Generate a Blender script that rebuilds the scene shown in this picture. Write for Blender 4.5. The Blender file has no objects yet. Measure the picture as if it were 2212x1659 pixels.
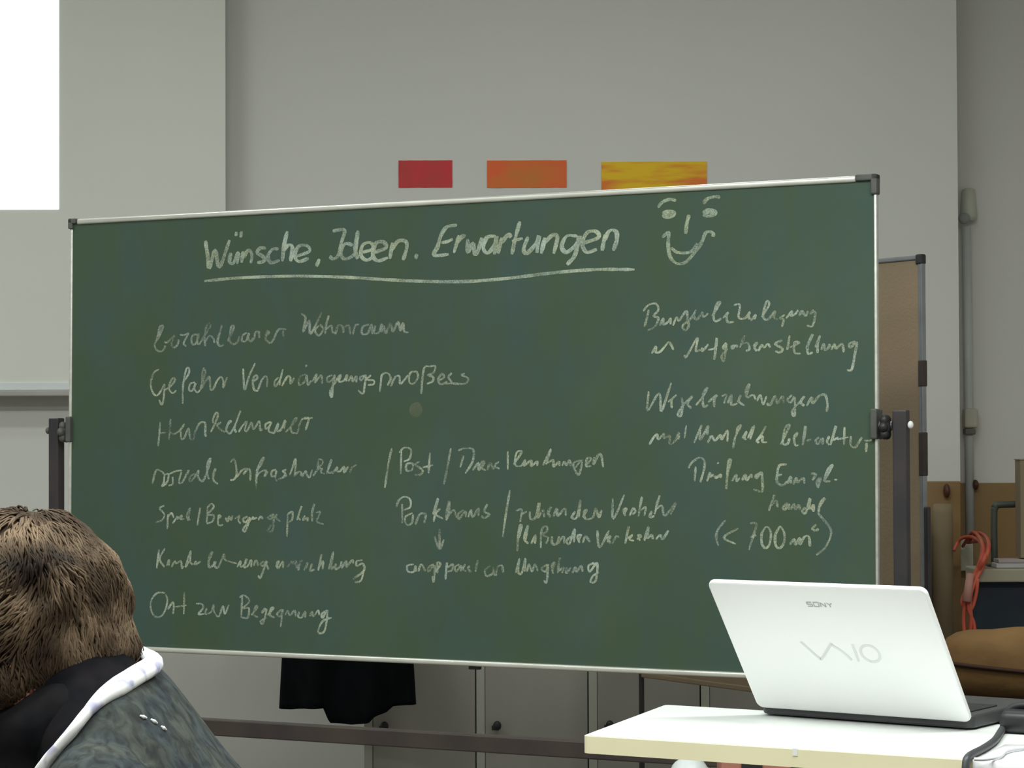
import bpy, bmesh, math, random
from mathutils import Vector, Matrix, noise

# ---------------------------------------------------------------- camera, world, light, exposure
SC = bpy.context.scene
COL = SC.collection
F, PX, PY = 5100.0, 1106.0, 829.5
CAM = Vector((0.0, 0.0, 1.183))
_p, _r = math.radians(1.3), math.radians(0.25)
_r0, _u0 = Vector((1, 0, 0)), Vector((0, -math.sin(_p), math.cos(_p)))
FW = Vector((0, math.cos(_p), math.sin(_p)))
RT = math.cos(_r) * _r0 - math.sin(_r) * _u0
UP = math.sin(_r) * _r0 + math.cos(_r) * _u0
cam_data = bpy.data.cameras.new('camera')
cam = bpy.data.objects.new('camera', cam_data)
COL.objects.link(cam)
cam_data.sensor_width = 36.0
cam_data.lens = 36.0 * F / 2212.0
cam_data.clip_start = 0.05
m = Matrix((RT, UP, -FW)).transposed().to_4x4()
m.translation = CAM
cam.matrix_world = m
SC.camera = cam

world = bpy.data.worlds.new('world')
SC.world = world
world.use_nodes = True
world.node_tree.nodes['Background'].inputs[0].default_value = (0.75, 0.85, 1.0, 1)
world.node_tree.nodes['Background'].inputs[1].default_value = 0.3
SC.view_settings.view_transform = 'Standard'
SC.view_settings.look = 'None'
SC.view_settings.gamma = 1.0
SC.view_settings.use_curve_mapping = False
SC.view_settings.exposure = 0.0

# fluorescent ceiling lamps of the classroom (x, y, watts); the last is added to brighten the wall
CEIL = 3.2
LAMPS = [(-3.2, 0.6, 26), (-3.2, 3.0, 26), (-2.2, 5.0, 20), (-0.6, 0.6, 52), (-0.6, 2.6, 58), (1.0, 2.6, 58), (0.5, 5.5, 11)]
for lx, ly, w in LAMPS:
    ld = bpy.data.lights.new('ceiling_lamp_light', 'AREA')
    ld.shape = 'RECTANGLE'
    ld.size, ld.size_y = 1.2, 0.22
    ld.energy = w
    ld.color = (0.94, 1.0, 0.96)
    lo = bpy.data.objects.new('ceiling_lamp_light', ld)
    lo.location = (lx, ly, CEIL - 0.105)
    COL.objects.link(lo)


# ---------------------------------------------------------------- helpers
def at(px, py, Y):
    """point of the room at depth Y that the photograph shows at (px, py)"""
    d = FW + RT * ((px - PX) / F) - UP * ((py - PY) / F)
    return CAM + d * (Y / d.y)


def lin(c):
    return tuple((v / 255 / 12.92 if v <= 10 else ((v / 255 + 0.055) / 1.055) ** 2.4) for v in c)


MATS = {}


def mat(name, c1, c2=None, scale=8.0, rough=0.7, metal=0.0, bump=0.0, stretch=(1, 1, 1), detail=4.0, lo=0.35, hi=0.65, emit=None, spec=0.5, bscale=None):
    """procedural material: two linear colours mixed by noise"""
    if name in MATS:
        return MATS[name]
    M = bpy.data.materials.new(name)
    M.use_nodes = True
    nt = M.node_tree
    N, L = nt.nodes, nt.links
    b = N['Principled BSDF']
    b.inputs['Roughness'].default_value = rough
    b.inputs['Metallic'].default_value = metal
    b.inputs['Specular IOR Level'].default_value = spec
    tc = N.new('ShaderNodeTexCoord')
    mp = N.new('ShaderNodeMapping')
    mp.inputs['Scale'].default_value = stretch
    L.new(tc.outputs['Object'], mp.inputs[0])
    nz = N.new('ShaderNodeTexNoise')
    nz.inputs['Scale'].default_value = scale
    nz.inputs['Detail'].default_value = detail
    L.new(mp.outputs[0], nz.inputs['Vector'])
    c2 = c2 or tuple(v * 0.9 for v in c1)
    cr = N.new('ShaderNodeValToRGB')
    cr.color_ramp.elements[0].position = lo
    cr.color_ramp.elements[1].position = hi
    cr.color_ramp.elements[0].color = (*c1, 1)
    cr.color_ramp.elements[1].color = (*c2, 1)
    L.new(nz.outputs[0], cr.inputs[0])
    L.new(cr.outputs[0], b.inputs['Base Color'])
    if bump:
        n2 = N.new('ShaderNodeTexNoise')
        n2.inputs['Scale'].default_value = bscale or scale * 6
        n2.inputs['Detail'].default_value = 3
        L.new(mp.outputs[0], n2.inputs['Vector'])
        bp = N.new('ShaderNodeBump')
        bp.inputs['Strength'].default_value = bump
        bp.inputs['Distance'].default_value = 0.004
        L.new(n2.outputs[0], bp.inputs['Height'])
        L.new(bp.outputs[0], b.inputs['Normal'])
    if emit:
        b.inputs['Emission Color'].default_value = (*emit[:3], 1)
        b.inputs['Emission Strength'].default_value = emit[3]
    MATS[name] = M
    return M


def chalk_mat(name, col, mean):
    M = bpy.data.materials.new(name)
    M.use_nodes = True
    nt = M.node_tree
    N, L = nt.nodes, nt.links
    b = N['Principled BSDF']
    b.inputs['Base Color'].default_value = (*col, 1)
    b.inputs['Roughness'].default_value = 1.0
    b.inputs['Specular IOR Level'].default_value = 0.0
    tc = N.new('ShaderNodeTexCoord')
    n1 = N.new('ShaderNodeTexNoise'); n1.inputs['Scale'].default_value = 22; n1.inputs['Detail'].default_value = 2
    n2 = N.new('ShaderNodeTexNoise'); n2.inputs['Scale'].default_value = 420; n2.inputs['Detail'].default_value = 2
    L.new(tc.outputs['Object'], n1.inputs['Vector']); L.new(tc.outputs['Object'], n2.inputs['Vector'])
    ad = N.new('ShaderNodeMath'); ad.operation = 'ADD'
    L.new(n1.outputs[0], ad.inputs[0]); L.new(n2.outputs[0], ad.inputs[1])
    mr = N.new('ShaderNodeMapRange')
    mr.inputs['From Min'].default_value = 0.7; mr.inputs['From Max'].default_value = 1.3
    mr.inputs['To Min'].default_value = max(0.0, mean - 0.34); mr.inputs['To Max'].default_value = min(1.0, mean + 0.34)
    L.new(ad.outputs[0], mr.inputs['Value'])
    L.new(mr.outputs[0], b.inputs['Alpha'])
    hs = N.new('ShaderNodeTexNoise'); hs.inputs['Scale'].default_value = 30
    L.new(tc.outputs['Object'], hs.inputs['Vector'])
    cr = N.new('ShaderNodeValToRGB')
    cr.color_ramp.elements[0].position = 0.4; cr.color_ramp.elements[1].position = 0.6
    cr.color_ramp.elements[0].color = (col[0] * 0.98, col[1] * 1.02, col[2] * 1.05, 1)
    cr.color_ramp.elements[1].color = (col[0] * 1.02, col[1] * 1.0, col[2] * 0.88, 1)
    L.new(hs.outputs[0], cr.inputs[0]); L.new(cr.outputs[0], b.inputs['Base Color'])
    return M


def link(name, bm, material, parent=None, smooth=False):
    me = bpy.data.meshes.new(name)
    bm.normal_update()
    bm.to_mesh(me)
    bm.free()
    if smooth:
        for p in me.polygons:
            p.use_smooth = True
    me.materials.append(material)
    o = bpy.data.objects.new(name, me)
    COL.objects.link(o)
    if parent is not None:
        o.parent = parent
    return o


def thing(name, label, cat, loc=(0, 0, 0), rz=0.0, group=None):
    o = bpy.data.objects.new(name, None)
    o.empty_display_size = 0.05
    COL.objects.link(o)
    o.location = loc
    o.rotation_euler = (0, 0, rz)
    return tag(o, label, cat, group)


def tag(o, label, cat, group=None):
    o['label'] = label
    o['category'] = cat
    if group:
        o['group'] = group
    return o


def struct(name, bm, material, label=None, cat=None):
    o = link(name, bm, material)
    o['kind'] = 'structure'
    o['label'] = label or name.replace('_', ' ')
    o['category'] = cat or 'wall'
    return o


def copy_tree(o, parent=None):
    c = o.copy()
    COL.objects.link(c)
    c.parent = parent
    for ch in [q for q in bpy.data.objects if q.parent == o]:
        copy_tree(ch, c)
    return c


def box(bm, x0, x1, y0, y1, z0, z1, M=None, bev=0.0, seg=2):
    b = bmesh.new()
    bmesh.ops.create_cube(b, size=1)
    for v in b.verts:
        v.co = Vector(((x0 + x1) / 2 + v.co.x * (x1 - x0), (y0 + y1) / 2 + v.co.y * (y1 - y0), (z0 + z1) / 2 + v.co.z * (z1 - z0)))
    if bev:
        bmesh.ops.bevel(b, geom=b.edges[:], offset=bev, segments=seg, affect='EDGES', profile=0.5)
    if M is not None:
        b.transform(M)
    me = bpy.data.meshes.new('tmp')
    b.to_mesh(me)
    b.free()
    bm.from_mesh(me)
    bpy.data.meshes.remove(me)
    return bm


def B(x0, x1, y0, y1, z0, z1, M=None, bev=0.0, seg=2):
    return box(bmesh.new(), x0, x1, y0, y1, z0, z1, M, bev, seg)


def frame_of(d):
    d = d.normalized()
    a = Vector((0, 0, 1)) if abs(d.z) < 0.9 else Vector((1, 0, 0))
    x = a.cross(d).normalized()
    return x, d.cross(x).normalized()


def loft(bm, rings, cap=True):
    """rings: list of lists of Vectors of the same length"""
    R = [[bm.verts.new(p) for p in r] for r in rings]
    n = len(R[0])
    for a, b in zip(R, R[1:]):
        for i in range(n):
            bm.faces.new((a[i], a[(i + 1) % n], b[(i + 1) % n], b[i]))
    if cap:
        bm.faces.new(list(reversed(R[0])))
        bm.faces.new(R[-1])
    return bm


def tube(bm, pts, r, n=10, cap=True):
    pts = [Vector(p) for p in pts]
    rs = r if isinstance(r, (list, tuple)) else [r] * len(pts)
    rings = []
    x, y = frame_of(pts[1] - pts[0])
    for i, p in enumerate(pts):
        d = (pts[min(i + 1, len(pts) - 1)] - pts[max(i - 1, 0)]).normalized()
        x = (x - d * x.dot(d)).normalized()
        y = d.cross(x)
        rings.append([p + (x * math.cos(2 * math.pi * k / n) + y * math.sin(2 * math.pi * k / n)) * rs[i] for k in range(n)])
    return loft(bm, rings, cap)


def crom(pts, k=5):
    """Catmull-Rom through points"""
    P = [Vector(p) for p in pts]
    if len(P) < 3:
        return P
    Q = [P[0] * 2 - P[1]] + P + [P[-1] * 2 - P[-2]]
    out = []
    for i in range(1, len(Q) - 2):
        a, b, c, d = Q[i - 1], Q[i], Q[i + 1], Q[i + 2]
        for j in range(k):
            t = j / k
            out.append(0.5 * ((2 * b) + (c - a) * t + (2 * a - 5 * b + 4 * c - d) * t * t + (3 * b - a - 3 * c + d) * t ** 3))
    out.append(P[-1])
    return out


def ball(bm, c, r, M=None, seg=20, ring=14):
    b = bmesh.new()
    bmesh.ops.create_uvsphere(b, u_segments=seg, v_segments=ring, radius=1)
    S = Matrix.Diagonal((*((r, r, r) if not hasattr(r, '__len__') else r), 1))
    T = Matrix.Translation(Vector(c))
    b.transform(T @ (M.to_4x4() if M is not None else Matrix.Identity(4)) @ S)
    me = bpy.data.meshes.new('tmp')
    b.to_mesh(me)
    b.free()
    bm.from_mesh(me)
    bpy.data.meshes.remove(me)
    return bm


def cyl(bm, p0, p1, r, n=20):
    return tube(bm, [p0, p1], r, n)


def remeshed(name, bm, material, parent, voxel=0.007, smooth_it=4):
    o = link(name, bm, material, parent)
    r = o.modifiers.new('r', 'REMESH')
    r.mode = 'VOXEL'
    r.voxel_size = voxel
    s = o.modifiers.new('s', 'SMOOTH')
    s.iterations = smooth_it
    s.factor = 0.5
    dg = bpy.context.evaluated_depsgraph_get()
    dg.update()
    me = bpy.data.meshes.new_from_object(o.evaluated_get(dg))
    o.modifiers.clear()
    o.data = me
    for p in me.polygons:
        p.use_smooth = True
    if not me.materials:
        me.materials.append(material)
    return o


def rot(yaw, origin=(0, 0, 0)):
    return Matrix.Translation(Vector(origin)) @ Matrix.Rotation(yaw, 4, 'Z')


R = random.Random(7)
Mwall = mat('wall_paint', (0.68, 0.67, 0.635), (0.66, 0.655, 0.62), 1.5, 0.9, bump=0.05, bscale=60)
Mwall2 = mat('wall_paint_shaded', (0.66, 0.64, 0.61), (0.63, 0.62, 0.59), 1.5, 0.9, bump=0.05, bscale=60)  # darker copy of the wall paint, alcove shade put into the colour
Mceil = mat('ceiling_paint', (0.75, 0.75, 0.72), (0.7, 0.7, 0.68), 2, 0.95)
Mfloor = mat('linoleum', (0.20, 0.18, 0.15), (0.15, 0.13, 0.11), 5, 0.5)
Malu = mat('brushed_aluminium', (0.78, 0.78, 0.72), (0.66, 0.66, 0.60), 60, 0.35, 0.6, stretch=(0.2, 1, 1))
Mgrey = mat('grey_metal', (0.30, 0.31, 0.32), (0.24, 0.25, 0.27), 20, 0.4, 0.6)
Mdark = mat('dark_steel', (0.035, 0.033, 0.038), (0.055, 0.045, 0.045), 12, 0.45, 0.2)
Mblack = mat('black_plastic', (0.016, 0.016, 0.018), (0.025, 0.024, 0.024), 30, 0.5)
Mgreyplastic = mat('grey_plastic', (0.10, 0.10, 0.095), (0.07, 0.07, 0.065), 20, 0.6)

# ---------------------------------------------------------------- room
WY = 7.2
struct('floor', B(-5, 3, -2.5, 7.6, -0.1, 0), Mfloor, 'dark linoleum classroom floor', 'floor')
struct('ceiling', B(-5, 3, -2.5, 7.6, CEIL, CEIL + 0.1), Mceil, 'off white classroom ceiling', 'ceiling')
struct('wall_back', B(-5, 1.365, WY, WY + 0.4, 0, CEIL), Mwall, 'pale grey plastered wall behind the blackboard')
struct('wall_alcove', B(1.365, 3, WY + 0.27, WY + 0.4, 0, CEIL), Mwall2, 'set back grey wall right of the corner')
struct('wall_left', B(-5.1, -5, -2.5, 7.6, 0, CEIL), Mwall, 'plain left classroom wall')
struct('wall_right', B(3, 3.1, -2.5, 7.6, 0, CEIL), Mwall, 'plain right classroom wall')
struct('wall_front', B(-5, 3, -2.6, -2.5, 0, CEIL), Mwall, 'plain classroom wall behind the viewer')

LAMP_TXT = ['ceiling lamp over the far left front of the classroom', 'ceiling lamp on the left half way to the screen', 'ceiling lamp just in front of the projection screen', 'ceiling lamp above the viewer',
            'ceiling lamp above the bowed person', 'ceiling lamp above the white table and laptop', 'added ceiling lamp brightening the wall between blackboard and alcove']
lamp0 = None
for li, (lx, ly, w) in enumerate(LAMPS):
    if lamp0 is None:
        lamp0 = t = thing('ceiling_lamp', LAMP_TXT[0], 'lamp', (lx, ly, CEIL), 0, 'fluorescent lamps on the ceiling')
        link('housing', B(-0.62, 0.62, -0.13, 0.13, -0.09, 0, bev=0.01), mat('white_enamel', (0.8, 0.8, 0.78)), t)
    else:
        t = copy_tree(lamp0)
        t.location = (lx, ly, CEIL)
        t['label'] = LAMP_TXT[li]

# ---------------------------------------------------------------- projection screen
SY = WY - 0.10
scr = thing('projection_screen', 'white roll-down projection screen with projected picture, left of wall', 'screen', (0, SY, 0))
xs = at(487, 300, SY).x
zb, zb2, zb3 = at(60, 826, SY).z, at(60, 843, SY).z, at(60, 856, SY).z
Mscr = mat('screen_cloth', (0.74, 0.74, 0.68), (0.71, 0.71, 0.66), 1.2, 0.95)
link('screen_cloth', B(-3.4, xs, 0, 0.003, zb, 3.05), Mscr, scr)
link('screen_hem', B(-3.4, xs, -0.006, 0.006, zb2, zb, bev=0.002), mat('screen_hem', (0.74, 0.78, 0.80), (0.70, 0.74, 0.76), 3, 0.8), scr)
link('weight_bar', B(-3.42, xs + 0.01, -0.012, 0.012, zb3, zb2, bev=0.004), mat('weight_bar', (0.42, 0.40, 0.38), (0.36, 0.35, 0.33), 9, 0.5), scr)
b = bmesh.new()
tube(b, [(-3.5, 0.0, 3.08), (xs + 0.06, 0.0, 3.08)], 0.045, 20)
link('roller_tube', b, mat('white_enamel', (0.8, 0.8, 0.78)), scr, True)
link('wall_bracket', B(-3.3, -3.24, 0.0, 0.10, 3.02, 3.16), mat('white_enamel', (0.8, 0.8, 0.78)), scr)
link('wall_bracket', B(xs - 0.06, xs, 0.0, 0.10, 3.02, 3.16), mat('white_enamel', (0.8, 0.8, 0.78)), scr)
q = at(127, 452, SY)
link('projected_picture', B(-2.9, q.x, -0.0012, -0.0002, q.z, 2.95), mat('projected_light', (0.8, 0.85, 0.9), (0.8, 0.85, 0.9), emit=(0.92, 0.97, 1.0, 2.2)), scr)

# painted colour strips on the wall
def paper(name, x0, y0, x1, y1, m, label):
    a, c = at(x0, y0, WY), at(x1, y1, WY)
    b = bmesh.new()
    nx, nz = 14, 5
    g = [[[None] * (nz + 1) for _ in range(nx + 1)] for _ in range(2)]
    for s in range(2):
        for i in range(nx + 1):
            for j in range(nz + 1):
                x = a.x + (c.x - a.x) * i / nx
                z = a.z + (c.z - a.z) * j / nz
                e = 0.0012 * noise.noise(Vector((x * 40, z * 40, s))) if i in (0, nx) or j in (0, nz) else 0
                g[s][i][j] = b.verts.new((x + e, WY - 0.001 - 0.0015 * s, z + e))
    for s in range(2):
        for i in range(nx):
            for j in range(nz):
                f = (g[s][i][j], g[s][i + 1][j], g[s][i + 1][j + 1], g[s][i][j + 1])
                b.faces.new(f if s else f[::-1])
    for i in range(nx):
        b.faces.new((g[0][i][0], g[0][i + 1][0], g[1][i + 1][0], g[1][i][0]))
        b.faces.new((g[1][i][nz], g[1][i + 1][nz], g[0][i + 1][nz], g[0][i][nz]))
    return tag(link(name, b, m), label, 'picture')


paper('painted_strip', 861, 347, 977, 405, mat('red_paint', (0.62, 0.035, 0.05), (0.50, 0.05, 0.045), 14, 0.7), 'small crimson red painted strip, shortest of the three on the wall')
paper('painted_strip', 1052, 347, 1224, 405, mat('orange_paint', (0.80, 0.13, 0.035), (0.62, 0.19, 0.03), 9, 0.7, stretch=(1, 1, 1.5)), 'orange painted strip on the wall between red and yellow strips')
paper('painted_strip', 1299, 350, 1527, 410, mat('yellow_paint', (0.78, 0.20, 0.03), (0.83, 0.52, 0.01), 8, 0.7, stretch=(0.5, 1, 3), lo=0.42, hi=0.55), 'longest strip, streaked yellow and orange, above the blackboard')

# ---------------------------------------------------------------- mobile blackboard
yaw = -0.4631907
Mb = Matrix.Translation(Vector((-0.15653, 5.16273, 1.2035))) @ Matrix.Rotation(yaw, 4, 'Z') @ Matrix.Rotation(-0.00973, 4, 'X')
bb = thing('mobile_blackboard', 'large green chalkboard covered in handwriting, pivoting on a dark wheeled stand', 'blackboard')
bb.matrix_world = Mb
M = bpy.data.materials.new('green_chalkboard')
M.use_nodes = True
nt = M.node_tree
N, L = nt.nodes, nt.links
bs = N['Principled BSDF']
bs.inputs['Roughness'].default_value = 0.62
bs.inputs['Specular IOR Level'].default_value = 0.2
tc = N.new('ShaderNodeTexCoord')
n1 = N.new('ShaderNodeTexNoise'); n1.inputs['Scale'].default_value = 7; n1.inputs['Detail'].default_value = 5; n1.inputs['Roughness'].default_value = 0.6
mp = N.new('ShaderNodeMapping'); mp.inputs['Scale'].default_value = (1, 1, 0.45); mp.inputs['Rotation'].default_value = (0, 0.5, 0)
L.new(tc.outputs['Object'], mp.inputs[0]); L.new(mp.outputs[0], n1.inputs['Vector'])
cr = N.new('ShaderNodeValToRGB')
cr.color_ramp.elements[0].position = 0.32; cr.color_ramp.elements[1].position = 0.68
cr.color_ramp.elements[0].color = (0.061, 0.094, 0.052, 1)
cr.color_ramp.elements[1].color = (0.056, 0.094, 0.080, 1)
L.new(n1.outputs[0], cr.inputs[0])
n2 = N.new('ShaderNodeTexNoise'); n2.inputs['Scale'].default_value = 2.2; n2.inputs['Detail'].default_value = 6
L.new(tc.outputs['Object'], n2.inputs['Vector'])
r2 = N.new('ShaderNodeMapRange'); r2.inputs['From Min'].default_value = 0.5; r2.inputs['From Max'].default_value = 0.8; r2.inputs['To Max'].default_value = 0.05
L.new(n2.outputs[0], r2.inputs['Value'])
mx = N.new('ShaderNodeMix'); mx.data_type = 'RGBA'
L.new(r2.outputs[0], mx.inputs[0]); L.new(cr.outputs[0], mx.inputs[6]); mx.inputs[7].default_value = (0.30, 0.38, 0.33, 1)
L.new(mx.outputs[2], bs.inputs['Base Color'])
W2, T2, B2 = 0.993, 0.499, -0.512
surf = link('writing_surface', B(-W2 + 0.004, W2 - 0.003, -0.010, 0.002, B2 + 0.006, T2 - 0.006), M, bb)
link('frame_rail', B(-W2 + 0.02, W2 - 0.04, -0.015, 0.007, T2 - 0.010, T2 + 0.003, bev=0.004, seg=3), Malu, bb, True)
link('frame_rail', B(-W2 + 0.02, W2 - 0.02, -0.015, 0.007, B2 - 0.002, B2 + 0.010, bev=0.004, seg=3), Malu, bb, True)
link('frame_rail', B(-W2 - 0.001, -W2 + 0.007, -0.013, 0.004, B2 + 0.02, T2 - 0.02, bev=0.002, seg=3), Malu, bb, True)
link('frame_rail', B(W2 - 0.004, W2 + 0.002, -0.012, 0.002, B2 + 0.02, T2 - 0.035, bev=0.002, seg=3), Malu, bb, True)
for sx, z0, z1, w in ((-1, T2 - 0.02, T2 + 0.005, 0.022), (1, T2 - 0.036, T2 + 0.005, 0.045), (-1, B2 - 0.004, B2 + 0.02, 0.022), (1, B2 - 0.004, B2 + 0.02, 0.022)):
    bmc = bmesh.new()
    e = sx * (W2 + 0.004)
    i = sx * (W2 + 0.004 - w)
    t = 0.013
    top = z1 > 0
    if top:
        box(bmc, min(e, i), max(e, i), -0.017, 0.008, z1 - t, z1, bev=0.003)
    else:
        box(bmc, min(e, i), max(e, i), -0.017, 0.008, z0, z0 + t, bev=0.003)
    box(bmc, min(e, e - sx * t), max(e, e - sx * t), -0.017, 0.008, z0, z1, bev=0.003)
    o = link('corner_cap', bmc, Mgreyplastic, bb)
    o['label'] = 'dark grey plastic corner cap'

CH = {'h': (chalk_mat('chalk_heading', (0.52, 0.59, 0.49), 0.55), 0.0042),
      'f': (chalk_mat('chalk_face', (0.52, 0.59, 0.46), 0.45), 0.0036),
      's': (chalk_mat('chalk_script', (0.62, 0.68, 0.56), 0.37), 0.0023),
      'd': (chalk_mat('chalk_faint', (0.60, 0.64, 0.56), 0.22), 0.0025)}


def stroke(bm, pts, hw):
    if len(pts) > 2:
        pts = crom([(p[0], p[1], 0) for p in pts], 5)
    else:
        pts = [Vector((p[0], p[1], 0)) for p in pts]
        pts = [pts[0].lerp(pts[1], k / 4) for k in range(5)]
    # even spacing so that hairpin bends stay clean
    L_, Rr = [], []
    n = len(pts)
    ph = R.random() * 10
    for i, p in enumerate(pts):
        d = pts[min(i + 1, n - 1)] - pts[max(i - 1, 0)]
        if d.length < 1e-6:
            d = Vector((1, 0, 0))
        d.normalize()
        w = hw * (1 + 0.35 * noise.noise(Vector((p.x * 60, p.y * 60, ph)))) * (0.65 if i in (0, n - 1) else 1)
        w *= 0.80 + 0.35 * abs(d.y)
        e = Vector((-d.y, d.x, 0)) * w
        L_.append(p + e)
        Rr.append(p - e)
    y = -0.0104 - R.random() * 0.0003
    va = [bm.verts.new((p.x, y, p.y)) for p in L_]
    vb = [bm.verts.new((p.x, y, p.y)) for p in Rr]
    for i in range(n - 1):
        bm.faces.new((va[i], vb[i], vb[i + 1], va[i + 1]))


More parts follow.
